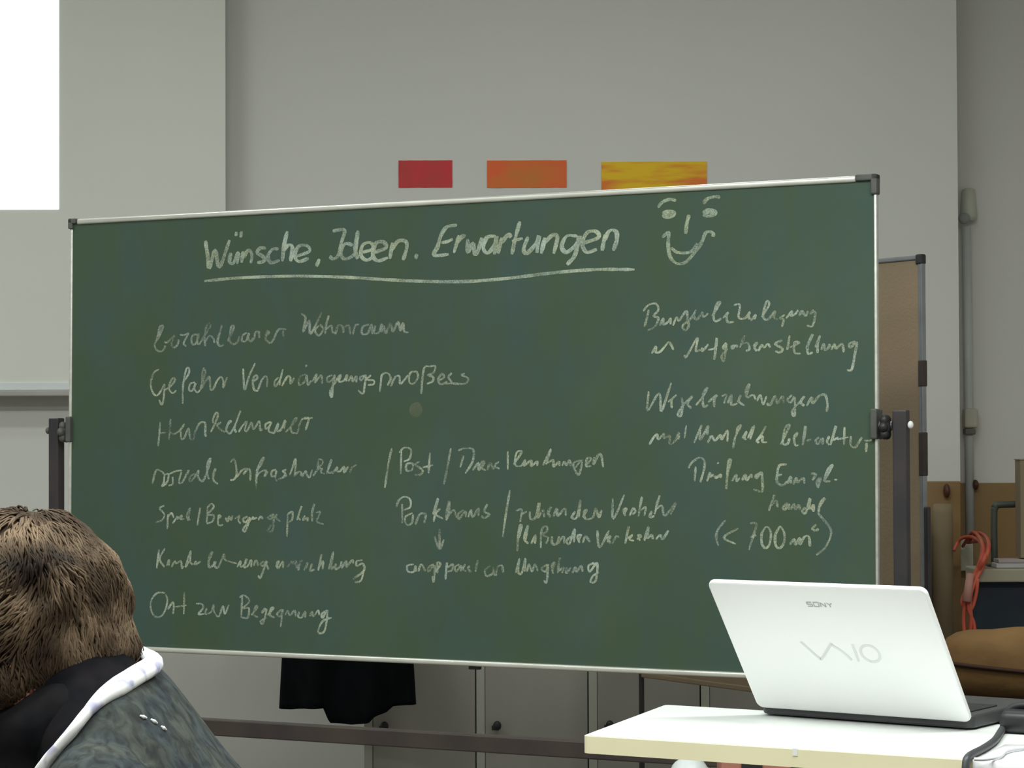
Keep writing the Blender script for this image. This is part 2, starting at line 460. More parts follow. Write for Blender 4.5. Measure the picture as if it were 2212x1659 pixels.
CHALK = [
('h','-6097,4359 -6036,4023 -5983,3731 -5830,4131 -5707,3735 -5436,4346|-5400,4056 -5433,3855 -5331,3808 -5202,4049 -5228,3790|-5248,4526 -5265,4426|-5112,4535 -5135,4392|-5059,4072 -5109,3815|-5058,3928 -4923,4095 -4828,3977 -4861,3791|-4450,4120 -4602,4126 -4686,4028 -4517,3922 -4516,3821 -4685,3799|-4114,4092 -4282,4084 -4399,3931 -4314,3785 -4080,3834|-3881,4482 -3964,4172 -4013,3803|-3980,4058 -3847,4167 -3747,4106 -3796,3794|-3646,3903 -3299,4003 -3365,4133 -3581,4128 -3680,3932 -3579,3786 -3315,3847|-3034,3823 -3116,3656'),
('h','-2692,4431 -2545,4453 -2382,4431 -2463,4167 -2543,3889 -2674,3809 -2772,3869|-2170,4099 -2365,4135 -2478,3943 -2380,3798 -2153,3874 -2073,4095 -2041,4417|-2057,4319 -2105,3984 -2040,3785|-1943,3922 -1653,3994 -1718,4137 -1911,4089 -1959,3866 -1814,3749 -1621,3825|-1621,3909 -1317,4009 -1397,4138 -1589,4104 -1653,3854 -1525,3724 -1269,3784|-1158,4114 -1221,3754|-1173,3947 -1015,4136 -824,4128 -792,3988 -887,3714|-539,3839 -571,3730'),
('h','454,4431 201,4394 55,4207 -17,3985 -108,3795 256,3797|74,4061 219,4078 353,4130|509,4204 382,3824|455,4030 599,4184 653,4150|725,4115 725,3827 851,4014 887,3789 959,3818 1066,4132|1405,4150 1191,4127 1102,3908 1209,3792 1387,3960 1423,4149 1369,3754|1547,4112 1458,3767|1529,3986 1706,4169 1777,4103|1989,4442 1883,4098 1795,3738|1795,4023 2059,4075|2182,4102 2077,3837 2164,3755 2375,3952 2444,4106 2392,3746|2584,4069 2497,3726|2566,3944 2758,4109 2879,4057 2792,3715|3345,4068 3104,4079 2983,3864 3104,3734 3345,3912 3397,4066 3293,3664 3104,3468|3482,3907 3841,4016 3790,4143 3585,4136 3465,3907 3568,3716 3807,3769|3994,4072 3926,3733|3977,3949 4096,4146 4249,4123 4265,3937 4180,3723'),
('h','-6121,3426 -5197,3469 -3707,3460 -2254,3379 -835,3259 549,3192 1678,3224 2785,3306 3763,3340 4672,3308'),
('f','5205,4590 5305,4693 5471,4746 5620,4714|6220,4624 6325,4719 6487,4751 6601,4736|5305,4462 5437,4502 5569,4465 5536,4399 5387,4375 5338,4430 5454,4446 5520,4425|6210,4429 6324,4485 6470,4454 6486,4392 6356,4353 6242,4388 6324,4430 6438,4410|5909,4404 5859,4238 5832,4010|5303,3955 5377,4014 5453,4041 5436,3827 5468,3581 5567,3439 5699,3388 5863,3443 6061,3649 6192,3827 6274,4006 6372,4032 6446,3984 6436,3923|5502,3733 5634,3635 5831,3612 5979,3653 6094,3800'),
('d','-7510,2004 -7379,2173 -7267,2405 -7352,2407 -7389,2251 -7444,2112 -7500,1988 -7452,1878 -7339,1829 -7245,1866 -7190,1966|-7227,2045 -7134,2043 -6947,2194|-6938,2194 -7003,2071 -7021,1978 -6946,1914 -6853,1990 -6825,2098|-6798,2206 -6667,2196 -6556,2232 -6630,2109 -6685,2002 -6610,1931|-6296,2195 -6407,2197 -6472,2106 -6443,1981 -6351,1995 -6278,2148 -6278,2210 -6314,2071 -6277,1962|-6258,1962 -6130,2144 -5947,2387 -5993,2450 -6066,2359 -6111,2144 -6092,1927|-6083,2035 -5982,2157 -5872,2108 -5835,1999|-5635,2402 -5689,2227 -5752,2028 -5687,1919 -5587,1947|-5478,2022 -5396,2158 -5306,2356 -5379,2365 -5415,2174 -5432,2052 -5341,1957 -5214,2001 -5160,2138|-4961,2209 -5069,2151 -5087,2029 -4978,2026 -4897,2200 -4924,2086 -4851,2008 -4779,2083|-4761,2052 -4726,2204 -4636,2217 -4617,2079|-4474,2122 -4366,2180 -4402,2242 -4447,2121 -4437,2029 -4330,1966 -4240,2040 -4187,2145 -4098,2265 -3902,2260|-3991,2232 -3973,2095'),
('d','-3509,2606 -3393,2503 -3458,2193 -3294,2444 -3260,2146 -2965,2619|-3047,2325 -3145,2214 -3046,2099 -2931,2237 -3014,2352|-2785,2544 -2850,2348 -2882,2123|-2866,2235 -2719,2316 -2686,2175 -2588,2144|-2620,2117 -2539,2312 -2425,2281 -2409,2140|-2376,2280 -2263,2305 -2230,2108|-2165,2106 -2101,2301 -2004,2326|-1746,2320 -1907,2268 -1923,2115 -1778,2125 -1682,2318 -1666,2095|-1586,2288 -1617,2121 -1489,2146 -1426,2312 -1425,2131|-1378,2283 -1314,2114 -1202,2334 -1138,2138 -1012,2357 -948,2161 -885,2326 -853,2145 -742,2114'),
('s','-7374,1416 -7506,1348 -7590,1162 -7589,974 -7503,833 -7409,816 -7297,939 -7222,1063 -7221,923 -7248,690 -7295,597 -7370,707|-7240,923 -7072,999 -6923,1152 -6979,1200 -7054,1107 -7090,968 -6996,858 -6884,919|-6717,1087 -6551,1286 -6533,1425 -6608,1411 -6681,1149 -6707,916 -6706,606|-6365,1098 -6494,1068 -6531,930 -6438,913 -6346,1082 -6383,959 -6308,865 -6216,925|-6216,925 -6161,1079 -6089,1310 -6126,1418 -6162,1295 -6171,1095 -6198,956 -5996,1216 -5959,1123 -5940,937 -5866,936 -5775,1104 -5666,1211 -5592,1133 -5592,964 -5483,1208'),
('s','-5056,1394 -5040,1170 -5009,908 -4893,1217 -4733,1512|-4805,1092 -4673,1164 -4703,1239 -4790,1141 -4760,918 -4643,879|-4657,891 -4571,1088 -4469,1211 -4410,1160 -4410,962|-4106,1180 -4207,1083 -4192,972 -4062,1130 -3990,1363|-4062,1130 -4076,995|-4018,982 -3860,1201 -3788,1151 -3787,1028 -3687,1162|-3386,1243 -3543,1172 -3557,1000 -3414,1072 -3357,1218 -3328,997 -3242,1094|-3372,1451 -3380,1402|-3214,1069 -3100,1238 -3142,1043 -2986,1212 -2957,1016|-2688,1207 -2816,1161 -2801,1051 -2646,1134 -2632,1207 -2674,1012 -2701,720 -2744,843 -2589,1084 -2476,1204 -2518,1059 -2392,1081 -2308,1201 -2335,1056|-2279,1055 -2195,1175 -2167,1054 -2069,1173 -2069,1028|-1859,1194 -1971,1148 -1943,1075 -1832,1194 -1859,952 -1900,783 -2026,858|-1692,1192 -1803,1097 -1622,1070 -1636,986 -1775,975|-1469,814 -1442,1019 -1415,1187 -1277,1233 -1193,1112 -1276,956|-1193,931 -1083,1134 -973,1156 -946,988 -754,1177|-535,1257 -699,1224 -726,1033 -617,983 -508,1125 -535,1257|-426,765 -399,1076 -345,1338 -209,1359 -74,1357 -128,1215 -250,1169 -128,1119 -155,1024 -290,979'),
('d','8,1046 143,1115 89,1188 -6,1070 62,962 224,1019|331,1207 250,1114 331,994 170,972|652,1190 572,1156 733,1083 679,977 492,968 304,982'),
('s','-7331,196 -7351,-63 -7383,-368|-7041,259 -7062,28 -7083,-221|-7351,-63 -7162,-54|-7051,-46 -6962,-92 -6785,-10 -6653,145|-6763,45 -6740,-194 -6652,-176 -6542,44 -6497,-177 -6409,-214 -6366,-67 -6235,152 -6082,151 -6081,-105 -6037,-142|-5928,-51 -5820,131 -5734,331 -5778,395 -5864,259 -5864,149|-5798,112 -5646,166 -5755,94 -5624,-16 -5537,-53|-5515,-53 -5473,110 -5376,192 -5430,183 -5505,19 -5450,-72 -5385,-72 -5257,127 -5118,435 -5214,218 -5278,36 -5234,-64|-5170,-55 -5063,90 -4956,180 -4998,-1 -4933,-20 -4827,161 -4783,34 -4741,24 -4613,195 -4591,-4 -4527,14|-4315,175 -4442,122 -4442,14 -4336,85 -4294,175 -4367,-23 -4250,-78 -4208,-60 -4103,138 -4145,-24 -4039,-7 -3923,209 -3954,11|-3912,-61 -3765,64 -3618,242 -3681,225 -3765,64 -3743,-62 -3638,-89 -3596,-63 -3534,134 -3451,241 -3304,240 -3387,-19|-3451,232 -3200,257'),
('s','-7546,-1246 -7436,-932 -7268,-968 -7223,-1023|-7201,-1023 -7222,-1208 -7278,-1300 -7133,-1207 -7090,-1023 -7201,-1023|-7090,-1023 -6891,-949 -6714,-930|-6979,-1078 -6978,-1244 -7089,-1281|-6736,-967 -6801,-1206 -6691,-1187 -6538,-929 -6559,-1021|-6361,-1002 -6493,-1076 -6492,-1186 -6361,-1076 -6252,-929 -6273,-1075 -6141,-1175 -5990,-873 -5925,-654 -6012,-764 -6011,-1020 -5967,-1129|-5858,-1092 -5794,-891 -5858,-1019 -5836,-1165 -5727,-1237'),
('s','-5386,-745 -5295,-669 -5238,-812 -5225,-1041 -5304,-1137 -5395,-1147|-5214,-1080 -5078,-927 -4943,-888 -5044,-1022|-5010,-993 -4898,-888 -4852,-964 -4852,-1155|-4695,-945 -4561,-792 -4483,-640 -4561,-697 -4650,-887 -4683,-1059 -4693,-1344|-4683,-1059 -4583,-963 -4426,-925 -4470,-1058 -4381,-944|-4158,-905 -4269,-944 -4280,-1057 -4180,-1038 -4158,-924 -4180,-1095 -4135,-1170|-3891,-905 -3980,-943 -3913,-999 -4001,-1113|-4113,-1133 -3868,-1037|-3802,-1037 -3714,-829 -3648,-659 -3648,-867 -3680,-1065|-3669,-1036 -3581,-961 -3504,-961 -3515,-1045|-3471,-979 -3471,-1055 -3383,-941 -3339,-1035 -3273,-1073 -3207,-903|-3185,-1044 -3054,-884 -2923,-734 -3033,-678 -3054,-866 -2945,-884 -2988,-959 -2879,-996|-2835,-996 -2749,-809 -2706,-678 -2792,-884 -2770,-977 -2683,-958|-2683,-996 -2553,-846 -2575,-921 -2488,-939 -2380,-836 -2380,-967 -2272,-836|-2228,-976 -2186,-864 -2057,-789'),
('s','-1161,-428 -1245,-751 -1339,-1306'),
('s','-938,-997 -920,-497|-976,-529 -847,-416 -681,-465 -717,-658 -865,-722|-680,-754 -791,-787 -791,-916 -662,-915 -625,-787 -699,-754|-460,-722 -570,-786 -387,-915 -460,-1011 -588,-1012|-205,-530 -241,-978|-387,-850 -131,-802'),
('s','311,-434 232,-817 141,-1217'),
('s','628,-594 538,-849|484,-482 664,-435 861,-467 844,-721 664,-982|844,-912 987,-753 987,-911 1129,-753 1076,-721 1040,-848 1165,-911|1201,-911 1272,-753 1343,-879 1414,-752|1484,-721 1378,-816 1502,-879|1697,-500 1697,-894|1837,-784 2031,-516 1908,-532 1873,-784 2013,-815 2118,-689 2083,-815 2258,-689 2258,-814 2398,-720 2398,-814|2537,-798 2728,-454 2606,-783|2641,-751 2780,-689 2780,-829 2918,-720 2918,-814|2987,-813 3039,-720 3090,-798 3159,-689 3193,-813|3399,-689 3262,-751 3279,-860 3451,-689 3382,-999 3262,-860|3570,-782 3673,-658 3570,-658 3553,-813 3672,-812|3741,-627 3723,-781 3843,-565 3910,-627 3944,-843'),
('s','-1048,-1723 -974,-1561 -826,-1495 -698,-1559 -697,-1720 -863,-1785|-900,-1657 -899,-2076|-642,-1848 -826,-1946 -789,-2106 -660,-2073 -624,-1880|-568,-2104 -459,-1878 -312,-1876 -349,-2069|-112,-2034 -58,-1746 -3,-1521 -130,-1874|51,-1745 -57,-1874 124,-1967|197,-1998 269,-1806 268,-1583 196,-1935 377,-1773 449,-1932|629,-1771 485,-1868 521,-1963 665,-1802 683,-1929|737,-1929 808,-1769 844,-1927 987,-1736 987,-1894|1201,-1639 1130,-1798 1254,-1860 1130,-1940 1058,-1893'),
('s','1749,-1335 1661,-1792 1573,-2345'),
('s','1890,-1774 2030,-1757 1995,-2009|2013,-1852 2153,-1787|2223,-1787 2240,-1943 2362,-1910 2432,-1597|2467,-1597 2415,-1926 2536,-1752 2571,-1908|2640,-1845 2727,-1688 2658,-1782 2710,-1907|2779,-1890 2865,-1718 2883,-1874 3055,-1716 3072,-1871|3295,-1776 3210,-1901 3330,-1900 3416,-1527 3381,-1899|3466,-1898 3569,-1742 3501,-1774 3535,-1928 3705,-1896 3773,-1709 3841,-1894 3909,-1739'),
('s','4163,-1490 4179,-1921 4432,-1411|4415,-1826 4482,-1703 4415,-1734 4449,-1857|4549,-1855 4633,-1701 4683,-1762 4616,-1824|4750,-1869 4834,-1454 4783,-1730 4917,-1668 4883,-1852|4983,-1881 5050,-1758 5016,-1881 5116,-1849|5116,-1819 5233,-1421 5149,-1696 5282,-1634 5348,-1847 5595,-1570 5480,-1815'),
('d','34,-2192 34,-2607|-93,-2353 34,-2623 143,-2414'),
('s','1925,-2638 1943,-2355 1978,-2103 2030,-2102 1960,-2355|2118,-2415 2188,-2069 2083,-2353 2188,-2476|2258,-2475 2362,-2286 2345,-2474|2484,-2565 2501,-2190 2606,-2095 2640,-2188 2536,-2283 2658,-2344 2605,-2470|2744,-2312 2761,-2467 2865,-2466 2917,-2309 2882,-2465 3020,-2308 3037,-2463|3192,-2305 3089,-2400 3158,-2461 3278,-2149 3261,-2428|3363,-2396 3432,-2270 3346,-2303 3397,-2441|3466,-2440 3534,-2300 3636,-2422'),
('s','3807,-2172 3857,-2527 4078,-2169|4043,-2416 4111,-2291 4044,-2323 4111,-2445|4145,-2445 4246,-2289 4313,-2319|4448,-2440 4532,-2070 4481,-2317 4615,-2253 4548,-2346 4649,-2375|4716,-2344 4816,-2281 4749,-2251 4782,-2373|4882,-2372 4983,-2065 4949,-2310 5049,-2247 5082,-2338|5148,-2337 5247,-2244 5297,-2335 5429,-2150'),
('s','-604,-2971 -769,-3006 -750,-3134 -603,-3131 -567,-3002 -549,-3130|-494,-3129 -421,-2967 -311,-3125|-111,-2961 -238,-3027 -238,-3123 -93,-2992 -110,-3344 -147,-3217|-56,-3119 53,-2958 -20,-2927 -20,-3150|180,-3289 215,-2922 234,-3018 360,-2951 342,-3079 234,-3113|522,-2948 414,-3014 450,-3109 558,-2979 558,-3106|666,-2945 612,-3042 702,-3103|773,-2975 737,-3039 809,-3117|970,-2844 916,-3099'),
('s','1272,-2965 1148,-3062 1184,-3188 1343,-3121 1343,-2995 1379,-3183|1414,-3182 1449,-2993 1555,-2959 1591,-3116'),
('s','1890,-3109 1978,-2794 1943,-3077 2030,-3106 2118,-2791 2100,-3073|2153,-3072 2205,-2915 2275,-3070 2345,-2912 2414,-3067|2640,-2906 2501,-3002 2605,-3062 2657,-2905 2622,-3280 2553,-3251|2744,-3060 2813,-2871 2744,-2935 2778,-3105|2882,-3088 2934,-2760 2899,-3025 3020,-2960 2985,-3085|3088,-2959 3088,-3083 3191,-2957|3226,-3080 3294,-2955 3328,-3047 3431,-2921 3465,-3044|3738,-2853 3602,-2918 3636,-3040 3806,-2852 3771,-3223 3652,-3256 3704,-3132 3839,-3052'),
('s','-7203,-1743 -7334,-1812 -7202,-1946 -7267,-2083 -7464,-2140|-7104,-1945 -7118,-2285|-7120,-2027 -7006,-1917 -6940,-2025|-6972,-2161 -6842,-1997 -6842,-2051 -6712,-1968 -6744,-2050 -6647,-2049|-6549,-2102 -6486,-1790 -6582,-1994 -6484,-2074'),
('s','-6211,-1788 -6290,-2193'),
('s','-6032,-2122 -6002,-1746|-6034,-1800 -5906,-1691 -5841,-1771 -6001,-1934 -5840,-1959 -5872,-2094 -6032,-2149|-5744,-2038 -5648,-1984 -5712,-1958 -5711,-2172 -5583,-2171|-5520,-2009 -5456,-2089 -5425,-1981 -5361,-2061 -5330,-1953|-5266,-2033 -5139,-1951 -5170,-2059 -5107,-2138|-4918,-1976 -5044,-2030 -4980,-2110 -4854,-2002 -4979,-2310 -5027,-2244 -4791,-2001|-4760,-1974 -4791,-2027 -4665,-1999|-4634,-2052 -4571,-1972 -4508,-2024|-4258,-1915 -4383,-1996 -4289,-2022 -4227,-1915 -4241,-2260 -4382,-2301 -4289,-2154|-4134,-1914 -4164,-1994 -4040,-2072|-3854,-1911 -3867,-2413|-3854,-1911 -3730,-1857 -3729,-2015 -3822,-2096|-3606,-2040 -3483,-1723 -3575,-1961 -3513,-2039|-3390,-1932 -3451,-2038 -3328,-1984 -3328,-2063|-3145,-1667 -3206,-1852 -3205,-2062|-3114,-1877 -2992,-1850 -3083,-2060 -2899,-2124'),
('s','-7345,-2763 -7409,-3199|-7181,-2733 -7328,-2980 -7195,-3168|-7130,-3139 -7065,-3002 -7065,-3138|-6999,-3164 -6902,-3026 -6869,-3080 -6739,-3023 -6706,-3184 -6674,-3130|-6512,-3019 -6609,-3155 -6465,-2775 -6480,-3018 -6415,-3098|-6382,-3097 -6318,-3015 -6334,-3096 -6189,-3012|-5996,-3062 -5869,-2792 -5964,-2901 -5963,-3142 -5835,-3086 -5819,-3005|-5771,-3004 -5803,-3112 -5707,-3137 -5549,-2839 -5516,-2973 -5198,-3047|-5198,-3127 -5103,-2991 -5102,-3125 -4976,-3042 -4945,-2935 -5008,-3123 -4913,-3094 -4819,-2959 -4818,-3119|-4755,-3091 -4693,-2957 -4630,-3088|-4473,-2979 -4567,-3034 -4504,-3086 -4411,-2978 -4566,-3352 -4629,-3301|-4379,-2977 -4410,-3057 -4347,-3162'),
('s','-4160,-3105 -4067,-2971 -4130,-2999 -4098,-3130 -3974,-2969 -3974,-3128|-3850,-3099 -3726,-2965 -3695,-3017 -3633,-2963 -3602,-3120|-3571,-3172 -3510,-2960 -3448,-2959|-3417,-3169 -3325,-2983 -3356,-3115|-3202,-3007 -3263,-3166 -3141,-3137|-3049,-3161 -2958,-2793 -3019,-3056 -2927,-2949 -2927,-3132|-2774,-3129 -2654,-2735 -2714,-3102 -2623,-3048|-2592,-2995 -2592,-3125 -2471,-3045 -2441,-2940|-2441,-3096 -2320,-2937 -2320,-3067 -2169,-2908 -2139,-2986|-1899,-2903 -2049,-2932 -2049,-3036 -1898,-2981 -1868,-3136 -2153,-3337|-1868,-3136 -1943,-3358 -2108,-3401'),
('s','-7176,-3763 -7389,-3769 -7552,-3936 -7568,-4154 -7452,-4313 -7287,-4308 -7157,-4142 -7109,-3924 -7159,-3790|-7092,-4140 -6962,-3974 -6929,-4055 -6944,-4244|-6638,-3723 -6652,-4236|-6896,-4081 -6572,-4031'),
('s','-6313,-3984 -6152,-3993 -6119,-4086 -6247,-4224 -6087,-4219|-6023,-4083 -6054,-4218 -5894,-4160 -5831,-3997 -5830,-4131 -5734,-4262 -5670,-4234 -5575,-4017 -5526,-4203 -5416,-3986'),
('s','-5052,-3763 -5082,-4269|-5131,-3818 -5005,-3762 -4862,-3891 -5035,-4055 -4878,-4051 -4908,-4264 -5066,-4269|-4814,-4208 -4657,-4044 -4689,-3992 -4751,-4180 -4625,-4256|-4438,-4038 -4531,-4147 -4407,-4064 -4499,-4384 -4562,-4333 -4406,-4249|-4375,-4195 -4219,-4032 -4282,-4034 -4312,-4193 -4187,-4242|-4001,-4052 -4125,-4161 -4032,-4211 -3970,-4051 -4031,-4449|-3908,-4181 -3846,-4074 -3784,-4178 -3661,-4069 -3629,-4199|-3537,-4092 -3568,-4198 -3475,-4221 -3383,-4087 -3383,-4218|-3260,-4188 -3199,-4082 -3168,-4186 -3046,-4051 -3015,-4155|-2833,-4045 -2954,-4127 -2924,-4205 -2802,-4044 -2862,-4464 -2984,-4559 -3045,-4496 -2923,-4283 -2695,-4198'),
('s','4993,2453 4951,2276 4895,2099|4868,2431 4993,2555 5159,2575 5213,2446 5103,2322 5213,2269 5130,2093 4964,2021|5240,2115 5323,2266 5323,2139 5432,2187 5487,2261 5487,2135|5542,2108 5624,2283 5678,2206 5842,2404 5869,2201 5896,2099 5814,2000 5760,2102 5951,2249 6059,2423 6005,2298 6086,2220 6195,2369 6221,2267 6329,2340|6410,2287 6491,2385 6599,2558 6518,2535 6450,2286 6490,2172 6625,2231|6652,2231 6772,2353 6732,2279 6758,2153 6892,2149|6893,2499 7026,2496 6999,2246 7132,2218 7251,2339 7211,2291 7238,2190|7264,2164 7370,2286 7344,2187|7502,2233 7661,2477 7609,2553 7529,2257 7634,2180 7792,2349 7765,2226 7844,2174|8001,2269 7896,2198 7975,2171 7935,2023|8027,2194 8158,2339 8132,2241 8236,2287 8288,2360|8314,2236 8366,2333 8443,2232 8496,2330|8625,2351 8547,2279 8651,2301 8598,2031 8469,2035'),
('s','5060,1535 5157,1686 5156,1559 5266,1582 5431,1756 5486,1729 5554,1601'),
('s','5799,1495 5840,1456 6085,1842 6057,1641 6057,1566 6165,1589|6193,1638 6192,1563 6273,1637 6328,1711|6327,1585 6489,1632 6516,1832 6489,1582 6461,1382|6730,1727 6650,1629 6703,1603 6730,1702 6676,1353 6622,1454 6757,1602|6917,1673 6850,1650 6863,1599 6944,1673 6970,1622|7023,1621 7144,1868 7050,1695 7183,1717 7236,1592 7156,1543|7315,1640 7395,1713 7342,1614 7394,1539|7421,1538 7500,1661 7553,1610 7632,1683 7684,1607|7947,1750 7789,1679 7946,1577 7894,1504 7789,1531|8104,1846 8077,1698 8051,1550|8103,1598 8312,1693 8208,1695 8207,1497 8337,1470|8454,1566 8597,1859 8493,1640 8492,1467 8596,1490|8648,1587 8752,1831 8699,1635 8699,1475|8776,1535 8828,1657 8853,1534 8931,1581 8957,1654|8982,1531 9059,1652 9084,1553 9213,1649 9250,1477|9493,1691 9366,1645 9391,1572 9518,1666 9479,1423 9414,1132 9312,1121'),
('s','4989,748 4961,342 5182,670 5251,643 5277,326 5498,919|5428,515 5620,664 5511,565 5510,388|5729,613 5756,436 5714,234 5646,260 5756,436 5973,635 5865,485 5946,383|6054,445 6190,607 6312,807 6217,682 6216,431 6324,443|6324,505 6513,654 6459,554 6458,404|6620,627 6727,651 6673,477|6753,476 6834,650 6833,450 6966,474|6966,499 7047,647 6993,523 7126,422|7153,621 7233,869 7153,746 7179,596 7312,644 7364,544|7391,519 7470,642 7522,443 7602,616|7601,467 7680,441 7786,614 7837,465 7943,612 7968,463|8151,634 8047,537 8125,486 8203,584 8202,214 8150,313 8333,509|8333,509 8411,606 8333,484 8410,409|8462,409 8566,580 8591,457 8721,603 8850,626 8900,454 8887,282'),
('s','5001,-364 5104,-211 5181,-152 5206,-258 5334,-141 5334,-235 5461,-188 5461,-353 5588,-283 5665,-119 5664,-260|5835,31 5791,-237'),
('s','6006,-331 6170,19 6145,-74 6144,-261 6245,-122 6321,18 6295,-169|6307,-332 6395,-192 6470,-286 6595,-170 6620,-263 6745,-78 6744,-310|6868,-450 6918,-218 7043,25 6968,-32 6943,-171|7066,-242 7166,-103 7116,-242 7165,-265|7190,-242 7326,12 7239,-265|7411,-266 7510,-128 7584,10|7436,-335 7387,-289 7510,-197 7509,-312 7607,-324'),
('s','7900,-371 8096,7 7998,-38 7949,-337 8046,-360 8095,-245|8216,-223 8265,-131 8192,-223 8215,-384 8288,-384|8372,-384 8434,5 8409,-247|8457,-293 8553,-270|8722,-225 8649,-293 8697,-362 8793,-248 8793,-374|8937,-203 8889,-317 8936,-385|8960,-385 9081,1 9008,-272 9128,-227|9259,-23 9246,-386|9104,-272 9341,-227|9389,-205 9388,-386 9482,-432 9577,-296 9625,-229|9718,-342 9706,-523|9671,-297 9789,-297 9836,-252'),
('s','5878,-858 5967,-729 6143,-636 6243,-729 6218,-916 6142,-1150|6042,-823 6016,-1127|6292,-1126 6368,-939 6343,-1032 6443,-985|6468,-1008 6493,-1055 6593,-985 6592,-1055|6531,-733 6543,-764|6716,-1286 6742,-1008 6817,-705 6768,-705 6729,-1008|6841,-1123 6940,-984 6940,-1123 7014,-1053|7064,-1099 7138,-983 7162,-1099 7261,-983 7273,-1052|7483,-936 7360,-1005 7384,-1052 7483,-936 7506,-1143 7493,-1328 7309,-1283'),
('s','8032,-774 7874,-797 7825,-981 7824,-1142 7945,-1199 8043,-1118|7824,-1004 7922,-981|8043,-1164 8116,-1026 8115,-1164|8164,-1186 8237,-1048 8261,-1140 8382,-1048 8405,-1162|8550,-956 8646,-978 8574,-1093|8693,-1252 8742,-1047 8670,-1138 8693,-1229|8814,-1115 9006,-795 8910,-864 8838,-1092 8957,-1114|9040,-1080 9105,-1079'),
('s','7639,-1719 7700,-1557 7762,-1395 7700,-1603 7798,-1510 7834,-1648|8041,-1554 7944,-1647 7992,-1692 8065,-1577 8077,-1691|8113,-1691 8186,-1576 8210,-1690 8283,-1598 8307,-1689|8427,-1642 8355,-1712 8427,-1757 8524,-1459 8499,-1687|8547,-1687 8596,-1595 8595,-1732|8691,-1685 8836,-1456 8740,-1548 8703,-1754'),
('s','6702,-1914 6539,-2102 6489,-2265 6538,-2450|6974,-2084 6663,-2274 6923,-2409'),
('s','7233,-1977 7368,-1987 7331,-2160 7207,-2520|7232,-2266 7368,-2217|7577,-2042 7490,-2181 7490,-2388 7563,-2479 7648,-2409 7686,-2201 7638,-2064 7577,-2042|7881,-2026 7783,-2200 7783,-2407 7868,-2474 7965,-2358 7966,-2151 7881,-2026|8086,-2402 8183,-2286 8207,-2400 8304,-2261 8304,-2398 8401,-2237 8497,-2235 8520,-2429|8654,-1982 8570,-2075 8666,-2107 8690,-2062'),
('s','8691,-1754 8834,-1912 8953,-2069 8952,-2229 8832,-2458 8652,-2598'),
]
for kind, data in CHALK:
    bmc = bmesh.new()
    mm, hw = CH[kind]
    for st in data.split('|'):
        stroke(bmc, [tuple(int(v) * 1e-4 for v in q.split(',')) for q in st.split()], hw)
    o = link('chalk_mark', bmc, mm, surf)
# finger smudge
bmc = bmesh.new()
vs = []
for k in range(20):
    a = 2 * math.pi * k / 20
    rr = 0.0165 * (1 + 0.12 * noise.noise(Vector((math.cos(a), math.sin(a), 3))))
    vs.append(bmc.verts.new((-0.0563 + rr * math.cos(a), -0.0102, 0.0416 + rr * math.sin(a))))
bmc.faces.new(vs)
link('chalk_smudge', bmc, chalk_mat('chalk_smudge', (0.30, 0.30, 0.21), 0.02), surf)

# stand (kept upright)
st_ = Mb.inverted() @ (Matrix.Translation(Vector((-0.15653, 5.16273, 1.2035))) @ Matrix.Rotation(yaw, 4, 'Z'))
for s in (-1, 1):
    link('post', B(s * 1.0395 - 0.0145, s * 1.0395 + 0.0145, -0.012, 0.014, -1.2035 + 0.08, 0.031, st_, 0.003), Mdark, bb)
    bmc = bmesh.new()
    box(bmc, s * 1.0395 - 0.022, s * 1.0395 + 0.022, -0.34, 0.34, -1.2035 + 0.075, -1.2035 + 0.115, st_, 0.004)
    ft = link('foot', bmc, Mdark, bb)
    for e in (-0.30, 0.30):
        bmc = bmesh.new()
        cyl(bmc, (s * 1.0395 - 0.012, e, -1.2035 + 0.035), (s * 1.0395 + 0.012, e, -1.2035 + 0.035), 0.035, 20)
        box(bmc, s * 1.0395 - 0.018, s * 1.0395 + 0.018, e - 0.012, e + 0.012, -1.2035 + 0.03, -1.2035 + 0.078)
        bmc.transform(st_)
        link('caster', bmc, Mblack, ft)
    bmc = bmesh.new()
    cyl(bmc, (s * 0.99, 0.0, 0), (s * 1.022, 0.0, 0), 0.009, 16)
    link('pivot_axle', bmc, Mgrey, bb)
    bmc = bmesh.new()
    for k in range(6):
        a = math.pi * k / 3
        ball(bmc, (s * 1.010, -0.006 + 0.014 * math.cos(a), -0.003 + 0.016 * math.sin(a)), (0.009, 0.011, 0.011), None, 10, 8)
    ball(bmc, (s * 1.010, -0.006, -0.003), (0.012, 0.018, 0.018), None, 12, 8)
    o = link('clamp_knob', bmc, Mblack if s > 0 else mat('grey_knob', (0.10, 0.10, 0.085), (0.07, 0.07, 0.06), 20, 0.6), bb, True)
    box_ = B(s * 0.990 - 0.008, s * 0.990 + 0.006, -0.021, 0.021, -0.027, 0.034, None, 0.003)
    link('pivot_bracket', box_, Mgreyplastic, bb)
    bmc = bmesh.new()
    ball(bmc, (s * 1.0605, -0.004, 0.001), (0.006, 0.007, 0.008), None, 14, 10)
    o = link('end_bolt', bmc, mat('white_plastic', (0.85, 0.85, 0.85)) if s > 0 else Mgreyplastic, bb, True)
    if s > 0:
        o['label'] = 'white end bolt on the right post'
link('rail_clip', B(0.07, 0.095, -0.002, 0.012, B2 - 0.010, B2 - 0.001, bev=0.001), Mblack, bb)
link('crossbar', B(-1.022, 1.022, -0.014, 0.014, -0.699, -0.662, st_, 0.003), mat('brown_steel', (0.045, 0.034, 0.034), (0.065, 0.05, 0.04), 6, 0.5, 0.2), bb)

